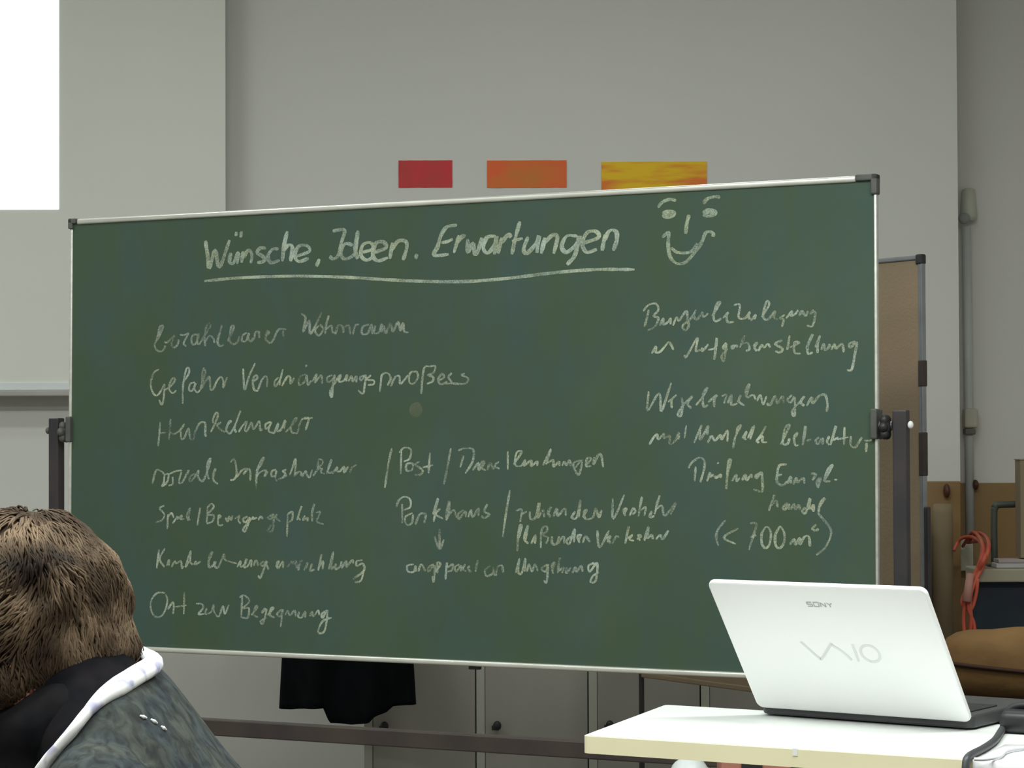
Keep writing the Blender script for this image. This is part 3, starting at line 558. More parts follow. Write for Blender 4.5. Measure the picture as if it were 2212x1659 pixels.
# ---------------------------------------------------------------- pinboard behind
pyaw = -0.97839
Mp = Matrix.Translation(Vector((0.64482, 5.85213, 1.071))) @ Matrix.Rotation(pyaw, 4, 'Z')
pb = thing('pinboard', 'brown cork pinboard in a grey frame standing behind the blackboard', 'pinboard')
pb.matrix_world = Mp
Mcork = mat('cork', (0.31, 0.225, 0.15), (0.27, 0.205, 0.13), 5, 0.9, bump=0.2, bscale=150)
link('cork_panel', B(-0.530, 0.530, -0.005, 0.005, -0.515, 0.515), Mcork, pb)
link('frame_rail', B(-0.536, 0.536, -0.008, 0.008, 0.516, 0.527, bev=0.003), Mgrey, pb)
link('frame_rail', B(-0.536, 0.536, -0.008, 0.008, -0.527, -0.513, bev=0.003), Mcork, pb)
link('frame_rail', B(0.525, 0.537, -0.007, 0.007, -0.52, 0.515, bev=0.002), Mgrey, pb)
link('frame_rail', B(-0.537, -0.525, -0.007, 0.007, -0.52, 0.515, bev=0.002), Mgrey, pb)
for s in (-1, 1):
    link('corner_cap', B(s * 0.528 - 0.010, s * 0.528 + 0.010, -0.009, 0.009, 0.505, 0.529, bev=0.004), Mblack, pb)
    lx = s * 0.5435
    link('leg', B(lx - 0.006, lx + 0.006, -0.006, 0.006, -1.037, -0.05 if s > 0 else 0.50, bev=0.003), mat('dark_leg', (0.03, 0.032, 0.038), (0.05, 0.04, 0.045), 9, 0.4, 0.3), pb)
    f_ = link('foot', B(lx - 0.016, lx + 0.016, -0.28, 0.28, -1.071, -1.035, bev=0.004), Mdark, pb)
for z0, z1 in ((0.225, 0.285), (0.02, 0.12)):
    link('frame_block', B(0.5245, 0.5385, -0.0085, 0.0085, z0, z1 + 0, bev=0.002), mat('dark_block', (0.035, 0.022, 0.02), (0.05, 0.035, 0.03), 9, 0.6), pb)  # two dark blocks wrapped over the right frame rail

# ---------------------------------------------------------------- cupboards under the wall
Mcup = mat('cupboard_laminate', (0.40, 0.385, 0.345), (0.36, 0.345, 0.31), 2.5, 0.7, stretch=(2, 1, 0.5))
Mstile = mat('cupboard_edge', (0.50, 0.50, 0.44), (0.47, 0.47, 0.42), 4, 0.7)
CX0, CW = -0.432, 0.325
cup0 = None
names = ['grey laminate cupboard behind the black jacket, leftmost of the row', 'second grey laminate cupboard from the left under the blackboard',
         'grey laminate cupboard with door latch just above the table corner', 'grey laminate cupboard behind the pinboard leg', 'grey laminate cupboard at the right end of the row']
for k in range(5):
    x = CX0 + CW * k
    if cup0 is None:
        cup0 = t = thing('cupboard', names[0], 'cupboard', (x, 6.85, 0), 0, 'low cupboards along the back wall')
        link('carcass', B(0, CW - 0.002, 0.020, 0.345, 0, 0.93), Mcup, t)
        link('stile', B(0, 0.024, 0.0, 0.020, 0.0, 0.93), Mstile, t)
        d = link('door', B(0.0250, CW - 0.0035, 0.002, 0.018, 0.04, 0.925, bev=0.002), Mcup, t)
        bmc = bmesh.new()
        cyl(bmc, (0.060, 0.003, 0.350), (0.060, -0.022, 0.350), 0.007, 12)
        ball(bmc, (0.060, -0.026, 0.353), (0.012, 0.009, 0.014), None, 12, 8)
        box(bmc, 0.044, 0.060, -0.012, -0.004, 0.338, 0.352, None, 0.002)
        link('latch', bmc, Mblack, d, True)
    else:
        t = copy_tree(cup0)
        t.location = (x, 6.85, 0)
        t['label'] = names[k]

# black jacket hanging behind the board
JY = 6.72
jk = thing('hanging_jacket', 'black jacket hanging in front of the cupboards below the blackboard', 'jacket', (0, JY, 0))
prof = [(603, 1530), (630, 1532), (660, 1527), (704, 1525), (708, 1545), (716, 1558), (760, 1562), (800, 1556), (812, 1543), (836, 1536), (850, 1524), (880, 1521), (899, 1521)]
hem = [(at(px, py, JY).x, at(px, py, JY).z) for px, py in prof]
bmc = bmesh.new()
nx, nz = 60, 26
xl, xr = hem[0][0], hem[-1][0]


def hemz(x):
    for (a, za), (b_, zb_) in zip(hem, hem[1:]):
        if a <= x <= b_:
            return za + (zb_ - za) * (x - a) / max(b_ - a, 1e-6)
    return hem[-1][1]


g = []
for s in range(2):
    G = []
    for i in range(nx + 1):
        row = []
        for j in range(nz + 1):
            u, v = i / nx, j / nz
            x = xl + (xr - xl) * u
            zt = 0.985 - 0.16 * abs(u - 0.5) ** 1.4 * 2
            z = hemz(x) + (zt - hemz(x)) * v
            xx = x + (0.5 - u) * 0.05 * v
            fold = 0.020 * math.sin(u * 17 + 1.3 * v) * (1 - 0.5 * v) + 0.012 * noise.noise(Vector((u * 6, v * 5, s)))
            prof_ = 0.045 * math.sqrt(max(0.0, 1 - (2 * u - 1) ** 2)) + 0.004
            row.append(bmc.verts.new((xx, (-prof_ if s == 0 else prof_ * 0.8) + fold * (1 - (2 * u - 1) ** 8), z)))
        G.append(row)
    g.append(G)
for s in range(2):
    for i in range(nx):
        for j in range(nz):
            f = (g[s][i][j], g[s][i + 1][j], g[s][i + 1][j + 1], g[s][i][j + 1])
            bmc.faces.new(f if s == 0 else f[::-1])
for i in range(nx):
    bmc.faces.new((g[1][i][0], g[1][i + 1][0], g[0][i + 1][0], g[0][i][0]))
    bmc.faces.new((g[0][i][nz], g[0][i + 1][nz], g[1][i + 1][nz], g[1][i][nz]))
for j in range(nz):
    bmc.faces.new((g[0][0][j + 1], g[1][0][j + 1], g[1][0][j], g[0][0][j]))
    bmc.faces.new((g[0][nx][j], g[1][nx][j], g[1][nx][j + 1], g[0][nx][j + 1]))
Mjk = mat('black_cloth', (0.004, 0.005, 0.006), (0.007, 0.008, 0.010), 14, 0.95, spec=0.1)
link('jacket_body', bmc, Mjk, jk, True)
bmc = bmesh.new()
xm = (xl + xr) / 2
tube(bmc, crom([(xm, 0, 0.96), (xm, 0.0, 1.01), (xm, 0.05, 1.03), (xm, 0.12, 1.02)], 5), 0.003, 8)
link('hanger_loop', bmc, Mjk, jk, True)
bmc = bmesh.new()
tube(bmc, crom([(xm, JY + 0.13, 0.96), (xm, JY + 0.13, 1.03), (xm, JY + 0.10, 1.05), (xm, JY + 0.06, 1.03)], 5), 0.005, 8)
box(bmc, xm - 0.02, xm + 0.02, JY + 0.128, JY + 0.15, 0.925, 0.97)
tag(link('coat_hook', bmc, Mblack), 'black coat hook holding the jacket on the leftmost cupboard', 'hook')

# ---------------------------------------------------------------- right side of the room
Mwood = mat('brown_plywood', (0.25, 0.145, 0.05), (0.29, 0.185, 0.085), 5, 0.7, stretch=(1, 1, 0.4), bump=0.1)
a, c = at(1990, 1040, WY - 0.02), at(2212, 1043, WY + 0.25)
tag(link('wood_panel', B(1.19, 1.362, WY - 0.02, WY - 0.002, 0.0, a.z, bev=0.003), Mwood), 'narrow brown plywood panel on the wall beside the pinboard', 'panel')
wp = thing('wood_panel', 'wide brown plywood panel behind the conduit in the alcove', 'panel')
link('panel_sheet', B(1.38, 2.6, WY + 0.25, WY + 0.268, 0.0, c.z, bev=0.003), Mwood, wp)
hk = mat('dark_brown_hook', (0.07, 0.02, 0.01), (0.09, 0.03, 0.015), 20, 0.5)
bmc = bmesh.new()
h = at(2107, 1047, WY + 0.23)
ball(bmc, h, (0.010, 0.02, 0.016))
link('hook_knob', bmc, hk, wp, True)
bmc = bmesh.new()
h = at(2045, 1060, WY - 0.035)
ball(bmc, h, (0.010, 0.018, 0.022))
tag(link('hook_knob', bmc, hk, None, True), 'dark brown wooden knob at top of narrow plywood panel', 'hook')

# cardboard tube leaning
p0 = at(2036, 1088, 7.04)
p1 = Vector((p0.x - 0.008, p0.y, 0.003))
bmc = bmesh.new()
tube(bmc, [p0 + Vector((0, 0, 0)), p0.lerp(p1, 0.03), p1], [0.026, 0.031, 0.031], 24)
tag(link('cardboard_tube', bmc, mat('cardboard', (0.30, 0.235, 0.14), (0.25, 0.19, 0.11), 7, 0.85, stretch=(1, 1, .3)), None, True), 'pale brown cardboard tube standing upright against the panel beside the pinboard', 'tube')

# conduit with fittings
Mcon = mat('conduit_grey', (0.56, 0.57, 0.56), (0.52, 0.53, 0.52), 6, 0.5)
cd = thing('wall_conduit', 'grey vertical cable conduit with two fittings in the alcove', 'conduit')
CY_ = WY + 0.235
bmc = bmesh.new()
tube(bmc, [at(2087, 490, CY_), at(2096, 1165, CY_)], 0.0135, 14)
link('conduit_pipe', bmc, Mcon, cd, True)
bmc = bmesh.new()
u0 = at(2092, 410, CY_ + 0.01)
tube(bmc, [u0 + Vector((0, 0, 0.004)), u0, u0 + Vector((0, 0, -0.085)), u0 + Vector((-0.001, 0, -0.098))], [0.012, 0.020, 0.026, 0.020], 20)
link('upper_fitting', bmc, mat('cream_plastic', (0.55, 0.55, 0.47), (0.5, 0.5, 0.43), 6, 0.5), cd, True)
bmc = bmesh.new()
u1 = at(2083, 472, CY_ - 0.015)
ball(bmc, u1, (0.019, 0.012, 0.018))
link('fitting_dial', bmc, mat('dial_grey', (0.30, 0.31, 0.31)), cd, True)
u2 = at(2095, 905, CY_)
bmc = B(-0.021, 0.021, -0.03, 0.02, -0.028, 0.032, Matrix.Translation(u2), 0.006)
link('junction_box', bmc, mat('cream_box', (0.50, 0.48, 0.38), (0.46, 0.44, 0.35), 6, 0.5), cd)
bmc = B(-0.020, 0.014, -0.026, 0.018, -0.050, -0.030, Matrix.Translation(u2), 0.005)
link('pipe_clamp', bmc, mat('clamp_grey', (0.17, 0.15, 0.14)), cd)
u3 = at(2084, 1195, CY_ - 0.02)
bmc = B(-0.024, 0.024, -0.02, 0.035, -0.055, 0.050, Matrix.Translation(u3), 0.006)
link('socket_box', bmc, mat('cream_box', (0.5, 0.5, 0.4)), cd)

# red cable
Mred = mat('red_cable', (0.52, 0.075, 0.04), (0.60, 0.13, 0.07), 14, 0.6)
rc = thing('red_cable', 'tangled red extension cable hanging from socket beside small desk', 'cable')
paths = [
    [(2090, 1172, 7.36), (2110, 1152, 7.1), (2128, 1158, 6.6), (2136, 1180, 6.3), (2124, 1222, 6.27), (2104, 1262, 6.26), (2092, 1310, 6.25), (2104, 1350, 6.25), (2105, 1400, 6.24), (2098, 1440, 6.22)],
    [(2080, 1180, 7.36), (2100, 1150, 7.1), (2118, 1165, 6.5), (2124, 1195, 6.29), (2108, 1235, 6.28), (2090, 1282, 6.26), (2082, 1330, 6.26), (2084, 1375, 6.25), (2090, 1440, 6.22)],
    [(2060, 1190, 7.0), (2074, 1165, 7.0), (2098, 1160, 6.9), (2120, 1175, 6.5), (2118, 1210, 6.30), (2098, 1255, 6.28), (2078, 1300, 6.27), (2096, 1318, 6.26), (2108, 1285, 6.26), (2112, 1250, 6.26)],
    [(2090, 1172, 7.36), (2122, 1170, 6.9), (2130, 1195, 6.3), (2112, 1240, 6.27), (2096, 1290, 6.25), (2098, 1340, 6.25), (2094, 1390, 6.25), (2102, 1440, 6.23)],
]
for pth in paths:
    bmc = bmesh.new()
    tube(bmc, crom([at(*q) for q in pth], 6), 0.0052, 8)
    link('cable_strand', bmc, Mred, rc, True)
bmc = bmesh.new()
tube(bmc, [at(2096, 1240, 6.26), at(2088, 1300, 6.24)], [0.010, 0.012], 12)
link('cable_plug', bmc, mat('pink_plug', (0.50, 0.25, 0.20)), rc, True)

# small desk against the right side
e0, e1 = at(2110, 1229, 6.3), at(2110, 1258, 6.3)
dk = thing('side_desk', 'small cream topped desk with dark blue front panel in the right corner', 'desk')
link('desk_top', B(e0.x, 2.4, 6.3, 6.46, e1.z, e0.z, bev=0.004), mat('cream_laminate', (0.36, 0.33, 0.24), (0.33, 0.30, 0.22), 4, 0.6), dk)
link('front_panel', B(e0.x - 0.005, 2.38, 6.33, 6.35, 0.25, e1.z), mat('navy_panel', (0.012, 0.024, 0.034), (0.012, 0.018, 0.032), 6, 0.8), dk)
for x in (e0.x + 0.03, 2.35):
    for y in (6.37, 6.44):
        link('leg', B(x - 0.015, x + 0.015, y - 0.015, y + 0.015, 0, e1.z), Mgrey, dk)
DZ = e0.z
Mpap = mat('paper_white', (0.50, 0.49, 0.47), (0.42, 0.40, 0.41), 6, 0.8)
q = at(2136, 1215, 6.42)
for k, (dx, hh, lab) in enumerate(((0.0, 0.013, 'thick pale paper stack lying on the cream desk edge'), (0.006, 0.010, 'thin pinkish paper stack on top of the thicker one'))):
    z = DZ + 0.0005 + 0.0135 * k
    tag(link('paper_stack', B(q.x + dx, q.x + 0.3 + dx, 6.32, 6.39, z, z + hh, bev=0.002), Mpap if k == 0 else mat('paper_pink', (0.40, 0.33, 0.33))), lab, 'paper')
bmc = bmesh.new()
p = at(2148, 1200, 6.43)
xq = p.x
zt = at(2148, 1090, 6.43).z
tube(bmc, crom([(xq, 6.43, DZ + 0.004), (xq, 6.43, zt - 0.03), (xq + 0.004, 6.43, zt - 0.008), (xq + 0.02, 6.43, zt), (xq + 0.20, 6.43, zt), (xq + 0.22, 6.43, zt - 0.02), (xq + 0.22, 6.43, DZ + 0.004)], 6), 0.0095, 12)
box(bmc, xq - 0.02, xq + 0.24, 6.41, 6.45, DZ + 0.0005, DZ + 0.006)
tag(link('pipe_stand', bmc, mat('green_grey_metal', (0.075, 0.085, 0.065), (0.05, 0.06, 0.05), 12, 0.5), None, True), 'dark bent metal pipe stand on the small desk', 'stand')
q = at(2201, 1000, 6.34)
bx = thing('cardboard_box', 'tall beige cardboard box on the small desk at the right picture edge', 'box', (q.x, 6.325, DZ + 0.0285))
link('box_body', B(0, 0.20, 0, 0.065, 0, 0.26), mat('beige_card', (0.27, 0.22, 0.14), (0.24, 0.19, 0.12), 5, 0.85), bx)
link('box_flap', B(-0.002, 0.202, -0.002, 0.067, 0.2605, 0.263), mat('beige_card', (0.27, 0.22, 0.14)), bx)

# ---------------------------------------------------------------- white table
TZ = 0.75
Mtop = mat('table_white', (0.82, 0.84, 0.82), (0.80, 0.82, 0.80), 5, 0.35)
Medge = mat('table_edge_cream', (0.84, 0.78, 0.53), (0.80, 0.74, 0.50), 8, 0.5)
A_ = Vector((0.1003, 3.444, 0)); B_ = Vector((0.244, 3.831, 0))
df = Vector((math.cos(math.radians(-28.6)), math.sin(math.radians(-28.6)), 0))
db = Vector((math.cos(math.radians(-29.9)), math.sin(math.radians(-29.9)), 0))
C_ = B_ + db * 1.35
D_ = A_ + df * 1.35
tb = thing('white_table', 'white topped table with cream edge carrying the open laptop', 'table')


def slab(poly, z0, z1, rad=0.0):
    b = bmesh.new()
    pts = []
    n = len(poly)
    for i, p in enumerate(poly):
        if rad:
            a = (poly[i - 1] - p).normalized(); c = (poly[(i + 1) % n] - p).normalized()
            for t in (0, 0.25, 0.5, 0.75, 1):
                s, e = p + a * rad, p + c * rad
                pts.append((1 - t) ** 2 * s + 2 * t * (1 - t) * p + t * t * e)
        else:
            pts.append(p)
    lo = [b.verts.new((p.x, p.y, z0)) for p in pts]
    hi = [b.verts.new((p.x, p.y, z1)) for p in pts]
    m_ = len(pts)
    b.faces.new(hi); b.faces.new(lo[::-1])
    for i in range(m_):
        b.faces.new((lo[i], lo[(i + 1) % m_], hi[(i + 1) % m_], hi[i]))
    bmesh.ops.recalc_face_normals(b, faces=b.faces[:])
    return b


poly = [A_, D_, C_, B_]
link('table_core', slab(poly, TZ - 0.026, TZ - 0.0012, 0.012), Medge, tb)
cen = (A_ + B_ + C_ + D_) / 4
link('table_top', slab([p + (cen - p).normalized() * 0.003 for p in poly], TZ - 0.0012, TZ, 0.010), Mtop, tb)
for s in (0.42, 1.1):
    base = A_ + df * s
    nrm = (B_ - A_).normalized()
    o = link('leg', B(-0.02, 0.02, -0.02, 0.02, 0.03, TZ - 0.026, Matrix.Translation(base + nrm * 0.2)), Mgrey, tb)
    o = link('foot', B(-0.025, 0.025, -0.19, 0.19, 0.0, 0.03, Matrix.Translation(base + nrm * 0.2) @ Matrix.Rotation(math.radians(-28.6), 4, 'Z'), 0.004), Mgrey, tb)
# white tape on the edge
e_ = A_ + df * 0.33
link('edge_tape', B(-0.003, 0.004, -0.0008, 0.0002, TZ - 0.010, TZ + 0.0002, Matrix.Translation(e_) @ Matrix.Rotation(math.radians(-28.6), 4, 'Z')), Mtop, tb)

# darker table behind carrying laptop base and bag
s0 = B_ + db * 0.185 + Vector((0.002, 0.004, 0))
nb = Vector((-db.y, db.x, 0))
t2 = thing('dark_table', 'dark grey table pushed against the back of the white table', 'table')
link('table_top', slab([s0, s0 + db * 1.15, s0 + db * 1.15 + nb * 0.5, s0 + nb * 0.5], TZ - 0.028, TZ - 0.0015, 0.01), mat('dark_laminate', (0.06, 0.062, 0.06), (0.05, 0.05, 0.052), 9, 0.5), t2)
for u, v_ in ((0.06, 0.06), (1.09, 0.06), (0.06, 0.44), (1.09, 0.44)):
    p = s0 + db * u + nb * v_
    link('leg', B(-0.015, 0.015, -0.015, 0.015, 0, TZ - 0.028, Matrix.Translation(p)), Mgrey, t2)

# ---------------------------------------------------------------- laptop
hl, hr = Vector((0.3793, 3.675, 0.762)), Vector((0.6711, 3.4683, 0.762))
la = (hr - hl); lw = la.length; la.normalize()
lb = Vector((-la.y, la.x, 0))
lean = math.radians(37.2)
lv = Vector((0, 0, 1)) * math.cos(lean) - lb * math.sin(lean)
lh = 0.255
ln = la.cross(lv)  # toward the keyboard side? -> chosen so that thickness goes away from viewer
if ln.dot(lb) < 0:
    ln = -ln
lp = thing('laptop', 'open white laptop seen from behind its lid on the white table', 'laptop', (hl.x, hl.y, TZ))
MI = lp.matrix_world
Mi = Matrix.Translation(Vector((-hl.x, -hl.y, -TZ)))
Mlid = mat('laptop_white', (0.94, 0.94, 0.94), (0.93, 0.93, 0.93), 4, 0.42)
Mbasec = mat('laptop_base_grey', (0.055, 0.058, 0.058), (0.04, 0.042, 0.044), 12, 0.5)


def plate(org, ax, ay, az, w, h, t, rad, bev=0.002):
    """rounded plate: outer face at az=0"""
    b = bmesh.new()
    pts = []
    for cx, cy, a0 in ((w - rad, rad, -90), (w - rad, h - rad, 0), (rad, h - rad, 90), (rad, rad, 180)):
        for k in range(7):
            a = math.radians(a0 + 15 * k)
            pts.append((cx + rad * math.cos(a), cy + rad * math.sin(a)))
    prof = [(0, bev), (bev * 0.3, bev * 0.3), (bev, 0), (t - bev, 0), (t - bev * 0.3, bev * 0.3), (t, bev)]
    rings = []
    for zz, ins in prof:
        r_ = []
        for (x, y) in pts:
            dx, dy = x - w / 2, y - h / 2
            x2 = w / 2 + dx * (1 - 2 * ins / w); y2 = h / 2 + dy * (1 - 2 * ins / h)
            r_.append(org + ax * x2 + ay * y2 + az * zz)
        rings.append(r_)
    loft(b, rings)
    bmesh.ops.recalc_face_normals(b, faces=b.faces[:])
    return b


b = plate(hl, la, lv, ln, lw, lh, 0.009, 0.011, 0.003)
b.transform(Mi)
lid = link('lid', b, Mlid, lp)
b = plate(hl + la * 0.004 + lv * 0.004 + ln * 0.0092, la, lv, ln, lw - 0.008, lh - 0.008, 0.0012, 0.009, 0.0005)
b.transform(Mi)
link('screen_bezel', b, Mblack, lid)
bz = Vector((0, 0, 1))
b = plate(hl + la * 0.002 - bz * 0.0095 + lb * 0.006, la, lb, bz, lw - 0.004, 0.245, 0.020, 0.012, 0.003)
b.transform(Mi)
basep = link('base', b, Mbasec, lp)
b = plate(hl + la * 0.02 + bz * 0.0108 + lb * 0.04, la, lb, bz, lw - 0.04, 0.10, 0.0015, 0.004, 0.0004)
b.transform(Mi)
link('keyboard', b, Mblack, basep)
b = bmesh.new()
tube(b, [hl + la * 0.02 + lb * 0.010 + bz * 0.004, hr - la * 0.02 + lb * 0.010 + bz * 0.004], 0.006, 12)
b.transform(Mi)
link('hinge', b, Mbasec, lp, True)
for u in (0.03, lw - 0.03):
    for v_ in (0.02, 0.22):
        b = bmesh.new()
        p = hl + la * u + lb * v_
        cyl(b, Vector((p.x, p.y, TZ + 0.0002)), Vector((p.x, p.y, TZ + 0.003)), 0.006, 12)
        b.transform(Mi)
        link('rubber_foot', b, Mblack, basep)


# emblem lettering on the lid: polylines in lid coordinates (m, from hinge-left corner)
def lettering(strokes, hw, material, name):
    b = bmesh.new()
    for st in strokes:
        P_ = crom([(x, y, 0) for x, y in st], 5) if len(st) > 2 else [Vector((x, y, 0)) for x, y in st]
        n_ = len(P_)
        A1, B1 = [], []
        for i, p in enumerate(P_):
            d = (P_[min(i + 1, n_ - 1)] - P_[max(i - 1, 0)]).normalized()
            e = Vector((-d.y, d.x, 0)) * hw
            for lst, s in ((A1, 1), (B1, -1)):
                q_ = p + e * s
                lst.append(b.verts.new(hl + la * q_.x + lv * q_.y - ln * 0.0003))
        for i in range(n_ - 1):
            b.faces.new((A1[i], B1[i], B1[i + 1], A1[i + 1]))
    b.transform(Mi)
    return link(name, b, material, lid)


mx_ = lw / 2 + 0.006
yy, hh = 0.110, 0.034
V = [[(mx_ - 0.062, yy + hh), (mx_ - 0.042, yy + 0.004), (mx_ - 0.036, yy + 0.003), (mx_ - 0.016, yy + hh * 0.8), (mx_ - 0.010, yy + hh)],
     [(mx_ - 0.012, yy + hh * 0.9), (mx_ + 0.002, yy + hh * 0.55), (mx_ + 0.013, yy + 0.002)],
     [(mx_ + 0.024, yy + hh), (mx_ + 0.024, yy)]]
O_ = [[(mx_ + 0.048 + 0.015 * math.cos(a), yy + hh / 2 + 0.016 * math.sin(a)) for a in [k * math.pi / 6 for k in range(13)]]]
lettering(V + O_, 0.0022, mat('emblem_silver', (0.82, 0.83, 0.81)), 'lid_emblem')
sx_, sy_, sw, sh = lw / 2 - 0.020, lh - 0.040, 0.008, 0.008
SON = [[(sx_ + sw, sy_ + sh), (sx_, sy_ + sh), (sx_, sy_ + sh / 2), (sx_ + sw, sy_ + sh / 2), (sx_ + sw, sy_), (sx_, sy_)]]
x2 = sx_ + 0.011
SON += [[(x2, sy_), (x2 + sw, sy_), (x2 + sw, sy_ + sh), (x2, sy_ + sh), (x2, sy_)]]
x2 += 0.011
SON += [[(x2, sy_), (x2, sy_ + sh)], [(x2, sy_ + sh), (x2 + sw, sy_)], [(x2 + sw, sy_), (x2 + sw, sy_ + sh)]]
x2 += 0.011
SON += [[(x2, sy_ + sh), (x2 + sw / 2, sy_ + sh / 2)], [(x2 + sw, sy_ + sh), (x2 + sw / 2, sy_ + sh / 2)], [(x2 + sw / 2, sy_ + sh / 2), (x2 + sw / 2, sy_)]]
SONs = []
for st in SON:  # straight strokes
    for p, q in zip(st, st[1:]):
        SONs.append([p, q])
lettering(SONs, 0.0009, mat('logo_grey', (0.52, 0.54, 0.52)), 'maker_logo')

# ---------------------------------------------------------------- things beside the laptop
# brown bag
bg = thing('leather_bag', 'brown leather bag lying behind the right side of the laptop', 'bag', (0.86, 3.86, TZ))
Mlea = mat('brown_leather', (0.085, 0.045, 0.016), (0.125, 0.070, 0.024), 7, 0.75, spec=0.15, bump=0.25, bscale=60)
b = bmesh.new()
ns, nr = 26, 28
rings = []
for i in range(ns + 1):
    u = i / ns
    s = -1 + 2 * u
    e = (1 - abs(s) ** 4.5) ** (1 / 2.6) if abs(s) < 1 else 0
    e = max(e, 0.04)
    ring = []
    for k in range(nr):
        a = 2 * math.pi * k / nr
        cx, sn = math.cos(a), math.sin(a)
        y = 0.065 * e * math.copysign(abs(cx) ** 0.7, cx)
        z = 0.0585 * e * math.copysign(abs(sn) ** 0.75, sn)
        z += 0.010 * noise.noise(Vector((s * 2, cx * 1.3, sn * 1.3))) * (1 if sn > -0.3 else 0)
        ring.append(Vector((s * 0.17, y, 0.0585 + z - 0.01 * 0)))
    rings.append(ring)
loft(b, rings)
b.transform(Matrix.Rotation(math.radians(-24), 4, 'Z'))
body_ = link('bag_body', b, Mlea, bg, True)
b = bmesh.new()
seam = []
for i in range(25):
    s = -0.97 + 1.9 * i / 24
    seam.append(Vector((s * 0.168, -0.067 * (1 - abs(s) ** 6) ** 0.5 - 0.001, 0.052 - 0.012 * s)))
tube(b, seam, 0.0035, 8)
b.transform(Matrix.Rotation(math.radians(-24), 4, 'Z'))
link('bag_seam', b, mat('dark_leather', (0.025, 0.012, 0.008), spec=0.1), bg, True)
b = bmesh.new()
tube(b, crom([(-0.06, 0.06, 0.06), (-0.05, 0.085, 0.045), (0.05, 0.085, 0.045), (0.06, 0.06, 0.06)], 6), 0.006, 10)
b.transform(Matrix.Rotation(math.radians(-24), 4, 'Z'))
link('bag_handle', b, mat('dark_leather', (0.025, 0.012, 0.008), spec=0.1), bg, True)

# power adapter blob with cables
pa = thing('power_adapter', 'black rounded power adapter right of the laptop on the white table', 'adapter', (0.765, 3.438, TZ))
b = B(-0.055, 0.055, -0.028, 0.028, 0.0008, 0.033, rot(math.radians(-28)), 0.011, 4)
link('adapter_body', b, mat('adapter_black', (0.012, 0.014, 0.016), (0.02, 0.021, 0.022), 30, 0.45), pa, True)
b = bmesh.new()
tube(b, crom([(-0.045, 0.04, 0.02), (-0.03, 0.035, 0.035), (0.0, 0.02, 0.040), (0.03, 0.03, 0.044), (0.06, 0.0, 0.040)], 6), 0.006, 10)
tube(b, crom([(-0.05, 0.03, 0.012), (-0.02, 0.045, 0.03), (0.02, 0.04, 0.038), (0.07, 0.02, 0.02)], 6), 0.005, 10)
link('cable_coil', b, Mblack, pa, True)
b = bmesh.new()


def on_table(px, py, dz=0.006):
    d = FW + RT * ((px - PX) / F) - UP * ((py - PY) / F)
    return CAM + d * ((TZ + dz - CAM.z) / d.z)


pts = [on_table(2174, 1560, 0.010), on_table(2164, 1577), on_table(2148, 1600), on_table(2122, 1618), on_table(2102, 1628)]
ed = pts[-1]
pts += [at(2090, 1637, ed.y - 0.020), at(2086, 1652, ed.y - 0.026), at(2086, 1680, ed.y - 0.028), at(2090, 1760, ed.y - 0.03), at(2094, 1900, ed.y - 0.03)]
tube(b, crom(pts, 7), 0.0052, 12)
tag(link('black_cable', b, mat('cable_grey_black', (0.05, 0.052, 0.058), (0.06, 0.062, 0.066), 12, 0.45), None, True), 'thick black cable curving over the front edge of the white table', 'cable')

# white sheet over the edge
b = bmesh.new()
e0 = A_ + df * 0.585
ny = (B_ - A_).normalized()
Wd = 0.45
rows = []
prof = [(0.17, 0.0007), (0.10, 0.0012), (0.05, 0.0010), (0.01, 0.0012), (-0.002, 0.0010), (-0.0045, -0.003), (-0.005, -0.015), (-0.0055, -0.028)]
for i in range(17):
    u = i / 16 * Wd
    skew = [(0.0 if k < 4 else 0.0) for k in range(8)]
    rows.append([Vector((e0.x, e0.y, TZ)) + df * (u + 0.10 * max(0, dy) * (1 - i / 16)) + ny * dy + Vector((0, 0, dz + (0.0012 * math.sin(u * 60) if dy > 0.03 else 0.0))) for dy, dz in prof])
V_ = [[b.verts.new(p) for p in r] for r in rows]
for i in range(16):
    for j in range(7):
        b.faces.new((V_[i][j], V_[i + 1][j], V_[i + 1][j + 1], V_[i][j + 1]))
bmesh.ops.recalc_face_normals(b, faces=b.faces[:])
o = link('paper_sheet', b, mat('sheet_white', (0.84, 0.83, 0.85)), None, True)
sm = o.modifiers.new('t', 'SOLIDIFY'); sm.thickness = 0.0005
tag(o, 'white sheet drooping over the table edge at the right', 'paper')
b = bmesh.new()
tube(b, crom([on_table(2104, 1640, 0.004), on_table(2130, 1640, 0.004), on_table(2160, 1634, 0.005), on_table(2176, 1622, 0.006), on_table(2215, 1616, 0.005), on_table(2300, 1612, 0.004)], 6), 0.0024, 8)
tag(link('thin_white_cable', b, mat('white_cable', (0.7, 0.7, 0.74)), None, True), 'thin white cable lying on the sheet right of the black cable', 'cable')

# stool under / behind the table with bag and box
stl = thing('stool', 'low wooden stool under the left end of the white table', 'stool', (0.39, 4.36, 0))
link('seat', B(-0.17, 0.17, -0.13, 0.13, 0.46, 0.485, bev=0.006), Mwood, stl)
for sx in (-1, 1):
    for sy in (-1, 1):
        link('leg', B(sx * 0.14 - 0.014, sx * 0.14 + 0.014, sy * 0.10 - 0.014, sy * 0.10 + 0.014, 0, 0.46), Mwood, stl)
b = bmesh.new()
ball(b, (0.325, 4.34, 0.541), (0.047, 0.05, 0.056), None, 28, 20)
for v in b.verts:
    f_ = noise.noise(v.co * 28)
    v.co += (v.co - Vector((0.325, 4.34, 0.541))).normalized() * 0.010 * f_
    v.co.z = max(v.co.z, 0.4865)
tag(link('plastic_bag', b, mat('bag_white', (0.62, 0.66, 0.66), (0.45, 0.46, 0.44), 14, 0.4), None, True), 'crumpled white plastic bag just below the table edge', 'bag')
